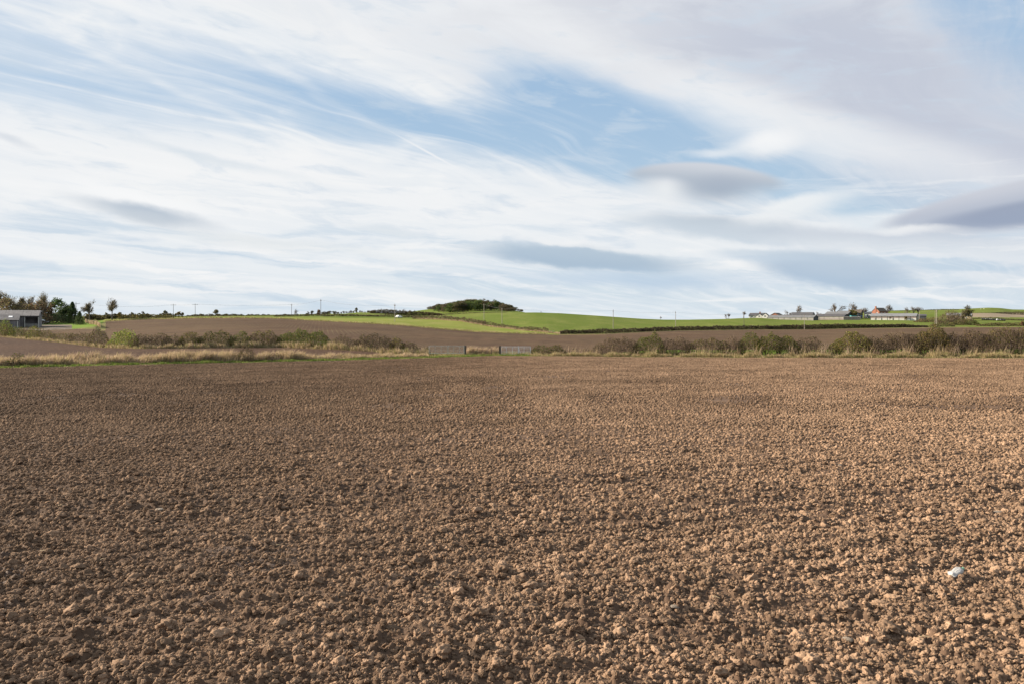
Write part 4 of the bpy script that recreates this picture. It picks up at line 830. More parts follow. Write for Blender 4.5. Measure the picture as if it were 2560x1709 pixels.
# ================================================================ the wood on the hill
wood_kinds = [('dark evergreen tree in the wood on the hill', lambda s: (lambda: lobed_mesh(s, [('holly',2),('conif',2)], 1100, .080, .55, 9, zl=.04))),
              ('brown leafless round tree at the edge of the hilltop wood', lambda s: (lambda: lobed_mesh(s, [('mauve',2),('wood',3)], 1100, .07, .55, 8, zl=.04))),
              ('olive-brown tree in the wood on the hill', lambda s: (lambda: lobed_mesh(s, [('wood',4),('olive',1)], 1100, .08, .55, 9, zl=.04)))]
def wood_top(u): return np.interp(u, [1062, 1080, 1100, 1125, 1150, 1165, 1180, 1200, 1215, 1240, 1262, 1278, 1292, 1308], [773, 768, 762, 757, 755, 750, 748, 748.5, 752, 753, 759, 766, 774, 780])
wi = 0
while wi < 150:
    Yt = float(np.sqrt(rng.uniform(535.0 ** 2, 752.0 ** 2))); u = rng.uniform(1062, 1306)
    f_ = (Yt - 535) / 217.0
    if u < 1104 - 40 * f_ or u > 1285 + 22 * f_: continue
    p = at(u, Yt); hgt = rng.uniform(5.5, 10.5); vt = YH - (p.z + hgt - H) * F / Yt; vt = max(vt, float(wood_top(u)) + (1 - f_) * 3 + rng.uniform(-4.0, 5.0))
    if (H - (vt - YH) / F * Yt) - p.z < 2.2: 
        if f_ < .8: continue
        vt = YH - (p.z + 2.2 - H) * F / Yt
    hgt = (H - (vt - YH) / F * Yt) - p.z
    k = 0 if rng.random() < (.50 if 1110 < u < 1230 else .14) else (1 if rng.random() < .5 else 2)
    s_ = int(rng.integers(0, 3))
    plant('wood%d_%d' % (k, s_), wood_kinds[k][1](300 + 10 * k + s_), u, Yt, vt, wood_kinds[k][0], 'tree', ['evergreens of the hilltop wood', 'leafless trees of the hilltop wood', 'olive trees of the hilltop wood'][k], 'tree', wide=min(2.2, rng.uniform(8.0, 10.5) / hgt))
    wi += 1
hedge('hedge', [(1100,786),(1130,783),(1160,781),(1200,782),(1240,780),(1262,781)], 500, 4, [('brown',3),('dark',1)], 'mauve', 'brown hedge along the foot of the hilltop wood', 'hedge', 'hedges of the middle distance', **hz)

# ================================================================ skyline trees on the left and centre
low = ['dark', 'bush', 'brown', 'olive']
def shrub(i_, u, Y, vt, label, group, name='bush', cat='bush', w=1.5, palt=None):
    key = 'shr%d' % (i_ % 5) if palt is None else 'shr_' + palt
    plant(key, lambda: lobed_mesh(500 + i_, [('bush',3),('dark',2)] if palt is None else [(palt,3),('bush',1)], 260, .17, .55, 7, z0=.0), u, Y, vt, label, cat, group, name, wide=w * rng.uniform(.8, 1.3))
for i_ in range(40):    # row of hedge bushes on the left skyline
    u = 214 + i_ * 5.6 + rng.uniform(-2, 2); shrub(i_, u, 330 + rng.uniform(-6, 6), 784 + 4.5 * abs(math.sin(i_ * 1.7)) + rng.uniform(-2, 1), 'olive-brown bush in the long hedgerow right of the garden', 'bushes of the hedgerow right of the garden', palt=['bush', 'gold', 'bush', 'dark', 'olive'][i_ % 5] if i_ % 3 == 0 else None)
for i_, (u, vt) in enumerate([(448,779),(456,781),(440,783),(330,781),(357,779),(300,780),(413,777),(420,784)]):
    shrub(i_ + 7, u, 345, vt, ['yellowish bush by the twin poles, left one', 'yellowish bush by the twin poles, right one', 'yellowish bush under the twin poles, nearest the poles', 'small round bush poking above the hedgerow, middle one', 'taller bush above the hedgerow, right of the middle', 'bush with a broad top, right of the two wispy trees', 'small tree-like bush left of the twin poles', 'low bush below the small tree-like bush'][i_], None, palt='gold' if i_ < 3 else None, w=1.0)
for i_ in range(64):    # distant hedgerow trees along the horizon
    u = 470 + i_ * 5.2 + rng.uniform(-2, 2)
    if u > 815: break
    shrub(i_, u, 640 + rng.uniform(-30, 30), 786.5 + rng.uniform(-1.8, 1.8) - (2.5 if 760 < u < 800 else 0), 'small dark tree in the far hedgerow on the horizon', 'far hedgerow trees on the horizon', 'tree', 'tree', 2.4)
for i_ in range(20):
    u = 806 + i_ * 6.6 + rng.uniform(-2, 2); shrub(i_, u, 600 + rng.uniform(-10, 10), 779 - (1.5 if i_ > 10 else 0) + rng.uniform(-2, 1.5), 'dark tree in the row behind the small hilltop meadow', 'tree row behind the small hilltop meadow', 'tree', 'tree')
plant('round1', lambda: lobed_mesh(701, [('wood',3),('bush',2)], 1400, .075, .62, 10, z0=.25), 540, 560, 775, 'round dark tree alone on the horizon above the drilled field', wide=1.1)
plant('bareB', bare(21, spread=.5, clear=.22, up=.5), 743, 500, 773, 'pale bare tree right of the middle pole on the horizon', wide=.85)
shrub(3, 891, 560, 770, 'dark bushy tree standing above the row behind the hilltop meadow', None, 'tree', 'tree', .75)
shrub(4, 780, 520, 777, 'small round tree left of the tallest pole', None, 'tree', 'tree', .8)
shrub(2, 797, 520, 774, 'rust-tinted tree touching the tallest pole', None, 'tree', 'tree', .8, palt='rust')
shrub(1, 770, 520, 779, 'small round tree, second left of the tallest pole', None, 'tree', 'tree', .8)
plant('bareS', bare(33, levels=3, spread=.5, clear=.2, up=.5), 1011, 620, 771, 'tiny pale tree on the skyline left of the wooded hill', wide=1.0)
plant('bareS', bare(33, levels=3, spread=.5, clear=.2, up=.5), 1352, 560, 778, 'tiny bare shrub on the crest right of the wooded hill', wide=1.3)
# trees round the barn at the left edge
GT = 'trees behind the grey barn'
wisp = lambda s, lf='olive', nl=900, **k: (lambda: tree_mesh('w', s, leaf=[('autumn', 4), (lf, 1)], nleaf=int(nl * 1.5), lsize=.028, levels=5, fork=3, spread=k.get('spread', .26), clear=.09, up=k.get('up', .85), wind=.05, trunk_r=.011))
plant('wA', wisp(41, 'gold', 2200, spread=.36), 6, 238, 720, 'tall golden-brown tree at the left edge above the grey barn', group=None, wide=.9)
plant('wB', wisp(42, 'olive', 1300), 40, 244, 741, 'loose autumn tree second from the left edge', wide=.75)
plant('wC', wisp(43, 'dark', 1200, spread=.22, up=1.0), 54, 248, 740, 'narrow poplar-like tree above the barn roof', wide=.65)
plant('wD', wisp(44, 'olive', 1300), 75, 246, 741, 'slender leafy tree right of the narrow poplar-like one', wide=.75)
plant('wE', wisp(45, 'gold', 1500, spread=.4), 112, 248, 733, 'tall thin yellowing tree beside the dark conifers', wide=.85)
plant('red1', lambda: lobed_mesh(61, [('mauve',3),('rust',1),('autumn',2)], 2200, .05, .55, 9, z0=.05), 98, 242, 752, 'reddish-brown rounded tree behind the barn end', wide=1.0)
plant('red2', lambda: lobed_mesh(62, [('mauve',3),('autumn',2)], 1600, .06, .6, 8, z0=.05), 62, 240, 762, 'low brown tree behind the middle of the barn roof', wide=1.2)
plant('red3', lambda: lobed_mesh(63, [('autumn',3),('mauve',3)], 2000, .05, .5, 9, z0=.05), 14, 232, 744, 'pinkish-gold tree in front of the tall one at the left edge', wide=1.1)
plant('red4', lambda: lobed_mesh(64, [('rust',2),('mauve',3)], 1600, .055, .5, 8, z0=.02), 124, 244, 766, 'rusty tree in front of the conifers', wide=1.0)
plant('con1', lambda: lobed_mesh(65, [('conif',4)], 3200, .05, .42, 13, z0=.0, zl=.02), 142, 262, 743, 'tallest dark evergreen behind the garden', wide=1.35)
plant('con2', lambda: lobed_mesh(66, [('conif',3),('cedar',1)], 2800, .05, .42, 12, z0=.0, zl=.02), 158, 255, 755, 'broad dark evergreen in the middle of the conifer clump', wide=1.35)
plant('con3', lambda: conifer_mesh(67, [('conif',3)], 3400, .34, .05), 181, 258, 756, 'dark pointed conifer at the right end of the clump', wide=1.35)
plant('con2', lambda: None, 170, 262, 760, 'dark rounded evergreen filling the gap before the pointed conifer', wide=1.2)
plant('con4', lambda: lobed_mesh(68, [('conif',3),('dark',1)], 2200, .055, .5, 9, z0=.0, zl=.02), 132, 250, 772, 'lower dark evergreen at the foot of the conifer clump', wide=1.2)
plant('con5', lambda: conifer_mesh(69, [('cedar',3),('conif',1)], 2000, .36, .06), 174, 240, 779, 'small yellow-green conifer in front of the dark ones', wide=1.0)
plant('con6', lambda: conifer_mesh(70, [('cedar',2),('conif',2)], 3000, .52, .06, 9), 199, 226, 779, 'small spreading cedar standing on the lawn', wide=1.0)
plant('wF', wisp(46, 'dark', 1100, spread=.30), 224, 265, 749, 'wispy thin-crowned tree, left of two beyond the lawn', wide=.80)
plant('wG', wisp(47, 'dark', 1100, spread=.30), 280, 300, 747, 'wispy thin-crowned tree, right of two beyond the lawn', wide=.80)
shrub(0, 266, 320, 782, 'small brown bush at the foot of the right wispy tree', None, w=.8)
shrub(1, 298, 322, 782, 'small olive bush right of the right wispy tree', None, w=.8, palt='gold')
hedge('shrubbery', [(-20,794),(10,786),(40,790),(80,788),(108,786),(125,790)], 236, 5.0, [('brown',2),('rust',1),('bush',2)], 'mauve', 'brown undergrowth beneath the trees behind the barn', 'bush', None, **{**hz, 'size': .3})
hedge('shrubbery', [(112,792),(125,788),(140,786),(160,788),(178,792),(190,797)], 244, 5.0, [('conif',3),('dark',1)], 'brown', 'dark evergreen undergrowth filling the foot of the conifer clump', 'bush', None, **{**hz, 'size': .3})
hedge('hedge', [(212,786),(240,787),(265,789),(300,786),(330,788),(360,787),(395,787),(428,789)], 326, 4.0, [('bush',3),('olive',2),('autumn',1)], 'brown', 'olive-green hedgerow behind the drilled field, right of the garden', 'hedge', 'hedges of the middle distance', **{**hz, 'size': .36})
hedge('hedge', [(424,790),(470,789.5),(520,789),(560,788),(600,789),(650,789),(690,788),(740,787)], 600, 5.0, [('dark',2),('bush',2)], 'brown', 'low dark hedge along the left horizon behind the drilled field', 'hedge', 'hedges of the middle distance', **{**hz, 'dens': 26, 'size': .6})
# trees round the farm on the right
bt = [(1651,505,790.5,'small bare thorn on the crest left of the farm','bA',1.0),(1815,560,785,'pair-like bare tree, left of two on the crest by the bungalow','bB',1.0),(1822,562,784.5,'low bare tree, right of two on the crest by the bungalow','bC',1.0),
      (1859,575,778.5,'bushy bare tree just left of the white bungalow','bD',1.1),(1972,640,775,'small bare tree behind the long white shed','bA',1.0),(2003,640,763,'large wind-leaning bare tree behind the dark roof','bB',1.05),
      (2087,640,759.5,'big spreading bare tree above the grey sheds','bE',1.05),(2133,615,756.5,'tall fine-twigged tree by the dark barn','bF',.8),(2161,640,770,'small bare tree right of the dark barn','bC',1.0),
      (2218,640,762,'bare tree behind the brick house roof','bD',1.1),(2268,700,768,'bare tree, left of three beyond the long shed','bB',1.1),(2284,700,766,'bare tree, middle of three beyond the long shed','bF',.9),(2296,700,768,'bare tree, right of three beyond the long shed','bC',.9),
      (2047,640,778,'tiny bare bush behind the sheds','bA',.8),(2225,520,790,'low bare shrub in front of the long pale shed','bD',1.3)]
for j, (u, Y, vt, lab, key, w) in enumerate(bt):
    plant(key, bare(900 + ord(key[1]), spread=.32, clear=.12, up=.8, trunk_r=.013), u, Y, vt, lab, wide=w)
plant('big1', lambda: tree_mesh('w', 77, leaf=[('olive',2),('bush',2)], nleaf=2200, lsize=.045, levels=4, fork=3, spread=.5, clear=.22, up=.5, trunk_r=.03), 2405, 500, 764.5, 'big round olive-green tree in front of the stone barns', wide=1.25)
shrub(2, 2132, 590, 776, 'dark ivy mass at the foot of the fine-twigged tree', None, w=1.3, palt='olive')
shrub(2, 2265, 540, 791, 'small orange-brown bush by the long pale shed', None, w=1.0, palt='gold')
shrub(2, 2556, 430, 803, 'orange autumn bush at the right edge', None, w=1.0, palt='rust')

# ================================================================ buildings and objects
def bxm(name, boxes, m, parent=None):
    """several boxes (x0,x1,y0,y1,z0,z1) in one mesh"""
    V, Fs = [], []
    for (a, b, c, d, e, f) in boxes:
        o = len(V); V += [(a,c,e),(b,c,e),(b,d,e),(a,d,e),(a,c,f),(b,c,f),(b,d,f),(a,d,f)]
        Fs += [[o+i for i in q] for q in ((0,3,2,1),(4,5,6,7),(0,1,5,4),(1,2,6,5),(2,3,7,6),(3,0,4,7))]
    return link(name, new_mesh(name, V, Fs, [m] if not isinstance(m, list) else m), parent)
def roof_mesh(name, x0, x1, y0, y1, ze, zr, m, parent, t=.12, ridge=.5):
    """pitched roof, ridge along x, as two real slabs"""
    ym = y0 + (y1 - y0) * ridge; V = []; Fs = []
    for (ya, za, yb, zb) in ((y0, ze, ym, zr), (ym, zr, y1, ze)):
        o = len(V); V += [(x0,ya,za),(x1,ya,za),(x1,yb,zb),(x0,yb,zb),(x0,ya,za+t),(x1,ya,za+t),(x1,yb,zb+t),(x0,yb,zb+t)]
        Fs += [[o+i for i in q] for q in ((0,3,2,1),(4,5,6,7),(0,1,5,4),(1,2,6,5),(2,3,7,6),(3,0,4,7))]
    return link(name, new_mesh(name, V, Fs, [m]), parent)
def gable(name, x0, x1, y0, y1, ze, zr, m, parent, ridge=.5):
    ym = y0 + (y1 - y0) * ridge
    V = [(x0,y0,ze),(x0,ym,zr),(x0,y1,ze),(x1,y0,ze),(x1,ym,zr),(x1,y1,ze)]
    return link(name, new_mesh(name, V, [[0,2,1],[3,4,5],[0,1,4,3],[1,2,5,4],[0,3,5,2]], [m]), parent)
def corr(name, base, dark, per=3.0):
    return mat(name, base, .75, [(.5, 5, dark, .42, .66), (3.0, 4, tuple(c * .75 for c in base), .5, .75, (1, 1, .2))])
M['white_render'] = mat('white_render', (.55, .54, .51), .8, [(.6, 4, (.38, .365, .34), .5, .75)])
M['block'] = mat('block_wall', (.30, .28, .26), .85, [(.5, 5, (.22, .205, .19), .45, .7)])
M['pinkboard'] = corr('weathered_cladding', (.27, .225, .21), (.22, .18, .165))
M['greyroof'] = corr('grey_sheet_roof', (.15, .15, .155), (.11, .11, .112))
M['paleroof'] = corr('pale_sheet_roof', (.19, .195, .205), (.145, .148, .155))
M['darkroof'] = corr('dark_roof', (.065, .065, .072), (.10, .09, .085))
M['brownroof'] = corr('brown_roof', (.115, .09, .07), (.08, .065, .05))
M['darkwall'] = mat('dark_boards', (.075, .08, .085), .85, [(.8, 4, (.05, .05, .055), .4, .6)])
M['brick'] = mat('red_brick', (.20, .088, .060), .85, [(1.2, 5, (.24, .10, .065), .42, .62), (9, 3, (.22, .095, .065), .5, .7)])
M['stonewall'] = mat('pale_stone', (.26, .21, .14), .9, [(.9, 5, (.25, .20, .135), .42, .65)])
M['glass'] = mat('window_glass', (.05, .06, .07), .15, spec=.6)
M['oldboard'] = mat('old_grey_boards', (.17, .16, .16), .85, [(.7, 5, (.11, .105, .105), .42, .62), (5, 4, (.22, .21, .205), .55, .75, (1, 1, .15))])
M['oldroof'] = mat('old_asbestos_roof', (.120, .115, .120), .85, [(.5, 5, (.080, .076, .080), .42, .62), (6, 3, (.155, .15, .155), .5, .7, (1, .1, .1))])
M['galv'] = mat('galvanised_steel', (.70, .72, .74), .45, [(7, 3, (.6, .62, .64), .4, .6)], spec=.5, metal=.25)
M['galv_old'] = mat('old_galvanised_steel', (.50, .49, .44), .6, [(7, 3, (.38, .37, .33), .4, .6)], spec=.4)
M['postwood'] = mat('old_post_wood', (.13, .105, .08), .9, [(9, 4, (.08, .068, .055), .4, .65)])
M['polewood'] = mat('pole_wood', (.30, .265, .23), .85, [(3, 4, (.22, .19, .165), .4, .6)])
M['poledark'] = mat('dark_pole_wood', (.12, .105, .09), .85, [(3, 4, (.085, .075, .065), .4, .6)])
M['wire'] = mat('wire', (.08, .08, .085), .6)
M['insul'] = mat('insulator', (.10, .07, .055), .4, spec=.5)
M['tyre'] = mat('tyre', (.02, .02, .02), .9)
M['tgreen'] = mat('tractor_green', (.05, .20, .06), .4, spec=.5)
M['tblue'] = mat('tractor_blue', (.04, .09, .20), .4, spec=.5)
M['tteal'] = mat('trailer_teal', (.06, .20, .20), .5)
M['carpaint'] = mat('dark_car_paint', (.03, .035, .045), .25, spec=.6)
M['whitepaint'] = mat('white_paint', (.80, .80, .80), .4)
M['silage'] = mat('black_wrap', (.02, .02, .022), .35, spec=.5)
M['whitewrap'] = mat('white_wrap', (.75, .76, .76), .4)
M['fleece'] = mat('fleece', (.62, .58, .50), .95)

def shed(u0, u1, Y, veave, vridge, depth, yaw, label, roofm, bands, gablem, posts=0, postm=None, name='shed', cat='shed', vbase=None, overh=.25, windows=None, doors=None, cat2=None):
    """long farm shed: u0..u1 along its front, yaw turns its front towards the left"""
    a = R(yaw); p = at(u0, Y); tan = (u0 - 1280) / F
    zb = p.z if vbase is None else zof(vbase, Y)
    L = (u1 - u0) * Y / F / (math.cos(a) + tan * math.sin(a)); ze = zof(veave, Y) - zb; zr = zof(vridge, Y) - zb
    root = thing(name, (p.x, p.y, zb), label, cat, None, -a)
    pr = at(u1, Y)
    for (f0, f1, m_, nm) in bands: bxm(nm, [(0, L, 0, .25, ze * f0 - (1.5 if f0 == 0 else 0), ze * f1)], m_, root)
    bxm('back_wall', [(0, L, depth - .25, depth, -1.5, ze)], M[gablem], root)
    bxm('end_wall', [(.0, .25, .252, depth - .252, -1.5, ze - .01), (L - .25, L, .252, depth - .252, -1.5, ze - .01)], M[gablem], root)
    gable('gable', .02, L - .02, .01, depth - .01, ze, zr - .02, M[gablem], root)
    roof_mesh('roof', -overh, L + overh, -overh, depth + overh, ze - .03, zr + .03, M[roofm], root)
    for j in range(posts + 1 if posts else 0):
        x = L * j / posts; bxm('post', [(x - .12, x + .12, -.06, -.002, -1.0, ze - .02)], M[postm], root)
    for (f0, f1, g0, g1) in (windows or []):
        w_ = bxm('window', [(L * f0, L * f1, -.05, -.004, ze * g0, ze * g1)], M['white_render'] if False else M['whitepaint'], root); 
        bxm('pane', [(L * f0 + .08, L * f1 - .08, -.08, -.052, ze * g0 + .08, ze * g1 - .08)], M['glass'], w_)
    for (f0, f1, g1) in (doors or []): bxm('door', [(L * f0, L * f1, -.06, -.004, 0, ze * g1)], M['darkwall'], root)
    return root, L, ze, zr

wr = M['white_render']
# farm on the right
shed(1918, 2030, 560, 794.3, 788.6, 13, 35, 'long low shed with white panel walls and grey roof, left of the farm', 'greyroof', [(0, .25, M['block'], 'plinth'), (.25, 1, wr, 'wall')], 'darkwall', posts=8, postm='darkwall')
shed(2036, 2108, 568, 791.5, 785.6, 16, 35, 'grey concrete-walled shed with dark roof next to the long white shed', 'darkroof', [(0, .35, M['pinkboard'], 'plinth'), (.35, 1, M['block'], 'wall')], 'darkwall', posts=6, postm='block')
shed(2062, 2118, 590, 785.8, 779.6, 17, 35, 'broad grey-roofed barn behind the concrete-walled shed', 'greyroof', [(0, 1, M['darkwall'], 'wall')], 'darkwall')
shed(2109, 2150, 556, 793.2, 792.6, 1.0, 12, 'low pale yard wall below the tractors', 'block', [(0, .9, M['pinkboard'], 'wall')], 'block', posts=4, postm='block', name='yard_wall', cat='wall')
shed(1978, 2030, 612, 787.6, 781.4, 12, 30, 'dark-roofed barn behind the long white shed', 'darkroof', [(0, 1, M['darkwall'], 'wall')], 'darkwall')
shed(1958, 1980, 606, 789.5, 787.2, 8, 30, 'low dark lean-to between the red house and the dark-roofed barn', 'darkroof', [(0, 1, M['darkwall'], 'wall')], 'darkwall')
shed(2120, 2152, 606, 783.0, 774.6, 12, 30, 'tall dark brown barn behind the fine-twigged tree', 'brownroof', [(0, 1, M['darkwall'], 'wall')], 'darkwall')
shed(2098, 2124, 632, 780.5, 777.6, 12, 25, 'far pale-roofed building between the spreading tree and the dark barn', 'paleroof', [(0, 1, M['block'], 'wall')], 'block')
shed(2161, 2180, 612, 784.6, 780.2, 8, 28, 'blue-grey slate roofed cottage left of the brick house', 'greyroof', [(0, 1, wr, 'wall')], 'block')
shed(2176, 2288, 552, 791.0, 784.4, 15, 30, 'long pale pinkish shed with white lower panels, right of the farm', 'paleroof', [(0, .42, wr, 'plinth'), (.42, 1, M['pinkboard'], 'wall')], 'darkwall', posts=8, postm='darkwall', doors=[(.11, .13, .5), (.24, .26, .5), (.49, .51, .5)])
shed(2296, 2316, 560, 790.0, 786.2, 10, 25, 'small dark shed at the end of the long pale shed', 'darkroof', [(0, 1, M['darkwall'], 'wall')], 'darkwall')
shed(2366, 2398, 580, 789.0, 783.4, 9, 30, 'stone barn with blue-grey roof left behind the round tree', 'paleroof', [(0, 1, M['stonewall'], 'wall')], 'stonewall', windows=[(.3, .4, .3, .7)], name='barn', cat='barn')
shed(2400, 2428, 572, 790.0, 783.2, 9, 34, 'stone barn with blue-grey roof right behind the round tree', 'paleroof', [(0, 1, M['stonewall'], 'wall')], 'stonewall', windows=[(.5, .62, .3, .7)], name='barn', cat='barn')
# brick house: the brick gable looks left into the sun
def house(u, Y, vb, veave, vridge, wpx, lpx, yaw, label, wallm, roofm, chim=True, name='house', wins=()):
    a = R(yaw); tan = (u - 1280) / F; zb = zof(vb, Y); s = Y / F
    Wd = wpx * s / (math.cos(a) + tan * math.sin(a)); Ln = lpx * s / max(.2, (math.sin(a) - tan * math.cos(a))); ze = zof(veave, Y) - zb; zr = zof(vridge, Y) - zb
    root = thing(name, ((u - 1280) * s, Y, zb), label, 'house', None, -a)
    bxm('wall', [(0, Wd, 0, Ln, -3, ze)], M[wallm], root)
    V = [(0,0,ze),(Wd,0,ze),(Wd/2,0,zr),(0,Ln,ze),(Wd,Ln,ze),(Wd/2,Ln,zr)]
    link('gable', new_mesh('gable', V, [[0,1,2],[3,5,4],[0,3,4,1]], [M[wallm]]), root)
    t = .15; Vr = []; Fr = []
    for (xa, xb) in ((-.3, Wd/2), (Wd/2, Wd+.3)):
        za = ze - .1 if xa < 0 else zr + .02; zc = zr + .02 if xa < 0 else ze - .1; o = len(Vr)
        Vr += [(xa,-.2,za),(xb,-.2,zc),(xb,Ln+.2,zc),(xa,Ln+.2,za),(xa,-.2,za+t),(xb,-.2,zc+t),(xb,Ln+.2,zc+t),(xa,Ln+.2,za+t)]
        Fr += [[o+i for i in q] for q in ((0,3,2,1),(4,5,6,7),(0,1,5,4),(1,2,6,5),(2,3,7,6),(3,0,4,7))]
    rf = link('roof', new_mesh('roof', Vr, Fr, [M[roofm]]), root)
    if chim: bxm('chimney', [(Wd/2-.45, Wd/2+.45, -.25, .55, ze*.2, zr+1.3)], M[wallm], rf)
    for (x0, x1, z0, z1, side) in wins:
        if side == 'f': w_ = bxm('window', [(Wd*x0, Wd*x1, -.05, -.004, z0, z1)], M['whitepaint'], root); bxm('pane', [(Wd*x0+.1, Wd*x1-.1, -.08, -.052, z0+.1, z1-.1)], M['glass'], w_)
        else: w_ = bxm('window', [(Wd+.004, Wd+.05, Ln*x0, Ln*x1, z0, z1)], M['whitepaint'], root); bxm('pane', [(Wd+.052, Wd+.08, Ln*x0+.1, Ln*x1-.1, z0+.1, z1-.1)], M['glass'], w_)
    return root
house(2180, 590, 796, 779.0, 770.5, 18, 20, 60, 'red brick house with a tall gable chimney and brown roof', 'brick', 'brownroof', wins=[(.62, .76, 3.2, 4.3, 'f'), (.2, .4, 3.0, 4.2, 's'), (.6, .8, 3.0, 4.2, 's')])
house(1927, 590, 797, 788.0, 783.0, 18, 12, 35, 'small red house with a white upper window band, right of the bungalow', 'brick', 'brownroof', chim=False, wins=[(.22, .42, 1.6, 2.6, 'f'), (.46, .66, 1.6, 2.6, 'f'), (.70, .95, 1.6, 2.6, 'f')])
# the white bungalow: long wing with two cross gables
bung, L, ze, zr = shed(1872, 1910, 575, 789.6, 783.2, 9, 30, 'white bungalow with dark roof and two front gables', 'darkroof', [(0, 1, wr, 'wall')], 'white_render', windows=[(.12, .26, .35, .8), (.36, .46, .35, .8)], name='bungalow', cat='house', vbase=795.5)
def wing(root, x0, x1, y0, ze, zr, L2):
    bxm('wing_wall', [(x0, x1, y0, 0 - .01, -1.5, ze)], wr, root)
    xm = .5 * (x0 + x1); link('wing_gable', new_mesh('wing_gable', [(x0,y0,ze),(x1,y0,ze),(xm,y0,zr),(x0,3,ze),(x1,3,ze),(xm,3,zr)], [[0,1,2],[0,2,5,3],[1,4,5,2]], [wr]), root)
    V = []; Fs = []; t = .12
    for (xa, za, xb, zc) in ((x0-.25, ze-.1, xm, zr+.03), (xm, zr+.03, x1+.25, ze-.1)):
        o = len(V); V += [(xa,y0-.2,za),(xb,y0-.2,zc),(xb,3,zc),(xa,3,za),(xa,y0-.2,za+t),(xb,y0-.2,zc+t),(xb,3,zc+t),(xa,3,za+t)]
        Fs += [[o+i for i in q] for q in ((0,3,2,1),(4,5,6,7),(0,1,5,4),(1,2,6,5),(2,3,7,6),(3,0,4,7))]
    link('wing_roof', new_mesh('wing_roof', V, Fs, [M['darkroof']]), root)
    w_ = bxm('window', [(xm-.7, xm+.7, y0-.05, y0-.004, .8, 1.9)], M['whitepaint'], root); bxm('pane', [(xm-.6, xm+.6, y0-.08, y0-.052, .9, 1.8)], M['glass'], w_)
wing(bung, L*.55, L*.86, -1.2, ze, zr - .5, 3); wing(bung, L*.90, L*1.28, -1.8, ze, zr - .1, 3)
bxm('chimney', [(L*.6, L*.6+.9, 4.0, 4.8, zr-.6, zr+1.0)], M['brick'], bung)
# far white houses on the left horizon
for (u, Y, w, lab) in [(487, 690, 9, 'tiny white cottage on the horizon left of the round tree'), (543, 690, 12, 'tiny white cottage on the horizon under the round tree'), (572, 700, 8, 'tiny white house on the horizon right of the round tree'), (588, 700, 7, 'tiny white house, rightmost on the left horizon')]:
    house(u, Y, 793.5, 789.0, 786.8, w, 3, 8, lab, 'white_render', 'darkroof', chim=False, wins=[(.2, .3, 1.0, 1.6, 'f'), (.6, .7, 1.0, 1.6, 'f')])

# ---------------------------------------------------------------- the grey barn at the left edge
Yb = 200.0; s = Yb / F
def bx_u(u): return (u - 98) * s / 1.13
pb = at(98, Yb); zb = zof(819.5, Yb); barn = thing('barn', (pb.x, Yb, zb), 'old grey farm barn with an open bay, cut by the left edge', 'barn', None, R(28))
def zz(v): return zof(v, Yb) - zb
xL = bx_u(-90); xR = 0.0; dep = 14.0
roof_mesh('roof', xL - .3, xR + .15, -.35, dep, zz(791.5), zz(776.5), M['oldroof'], barn, .10)
for j in range(9):      # sheets of the roof lap over each other in two courses
    x0 = xL + (xR - xL) * j / 9; 
    for c in range(2):
        y0 = -.38 + c * 3.5; y1 = y0 + 3.65; z0 = zz(791.5) + (zz(776.5) - zz(791.5)) * (y0 + .35) / (dep/2 + .175); z1 = zz(791.5) + (zz(776.5) - zz(791.5)) * (y1 + .35) / (dep/2 + .175); xa = x0 + .02; xb = x0 + (xR - xL) / 9 - .02
        e = .115 + .03 * (1 - c); V = [(xa,y0,z0+e),(xb,y0,z0+e),(xb,y1,z1+e-.02),(xa,y1,z1+e-.02),(xa,y0,z0+e+.03),(xb,y0,z0+e+.03),(xb,y1,z1+e+.01),(xa,y1,z1+e+.01)]
        link('roof_sheet', new_mesh('roof_sheet', V, [[0,3,2,1],[4,5,6,7],[0,1,5,4],[1,2,6,5],[2,3,7,6],[3,0,4,7]], [M['oldroof']]), barn)
bxm('wall', [(xL, bx_u(60), 0, .2, -1, zz(792))], M['oldboard'], barn)
bxm('back_wall', [(xL, xR, dep - .4, dep - .2, -1, zz(792))], M['oldboard'], barn)
bxm('end_wall', [(-.2, 0, .0, dep - .41, -1, zz(792) - .01)], M['oldboard'], barn)
gable('gable', -.18, -.02, .0, dep - .4, zz(792), zz(777) - .05, M['oldboard'], barn)
bxm('post', [(bx_u(62), bx_u(64), -.06, .18, -1, zz(792.5))], M['galv_old'], barn); bxm('post', [(bx_u(95.5), bx_u(97.5), -.06, .18, -1, zz(792.5))], M['galv_old'], barn)
bxm('lintel', [(bx_u(60), 0, -.05, .2, zz(794), zz(792))], M['darkwall'], barn)
bxm('partition', [(bx_u(62), bx_u(97), 2.4, 2.6, -1, zz(793))], M['oldboard'], barn)
for j in range(4): bxm('rail', [(bx_u(64), bx_u(95.5), -.04, .02, zz(816.5 - j * 2.0), zz(815.9 - j * 2.0))], M['galv_old'], barn)
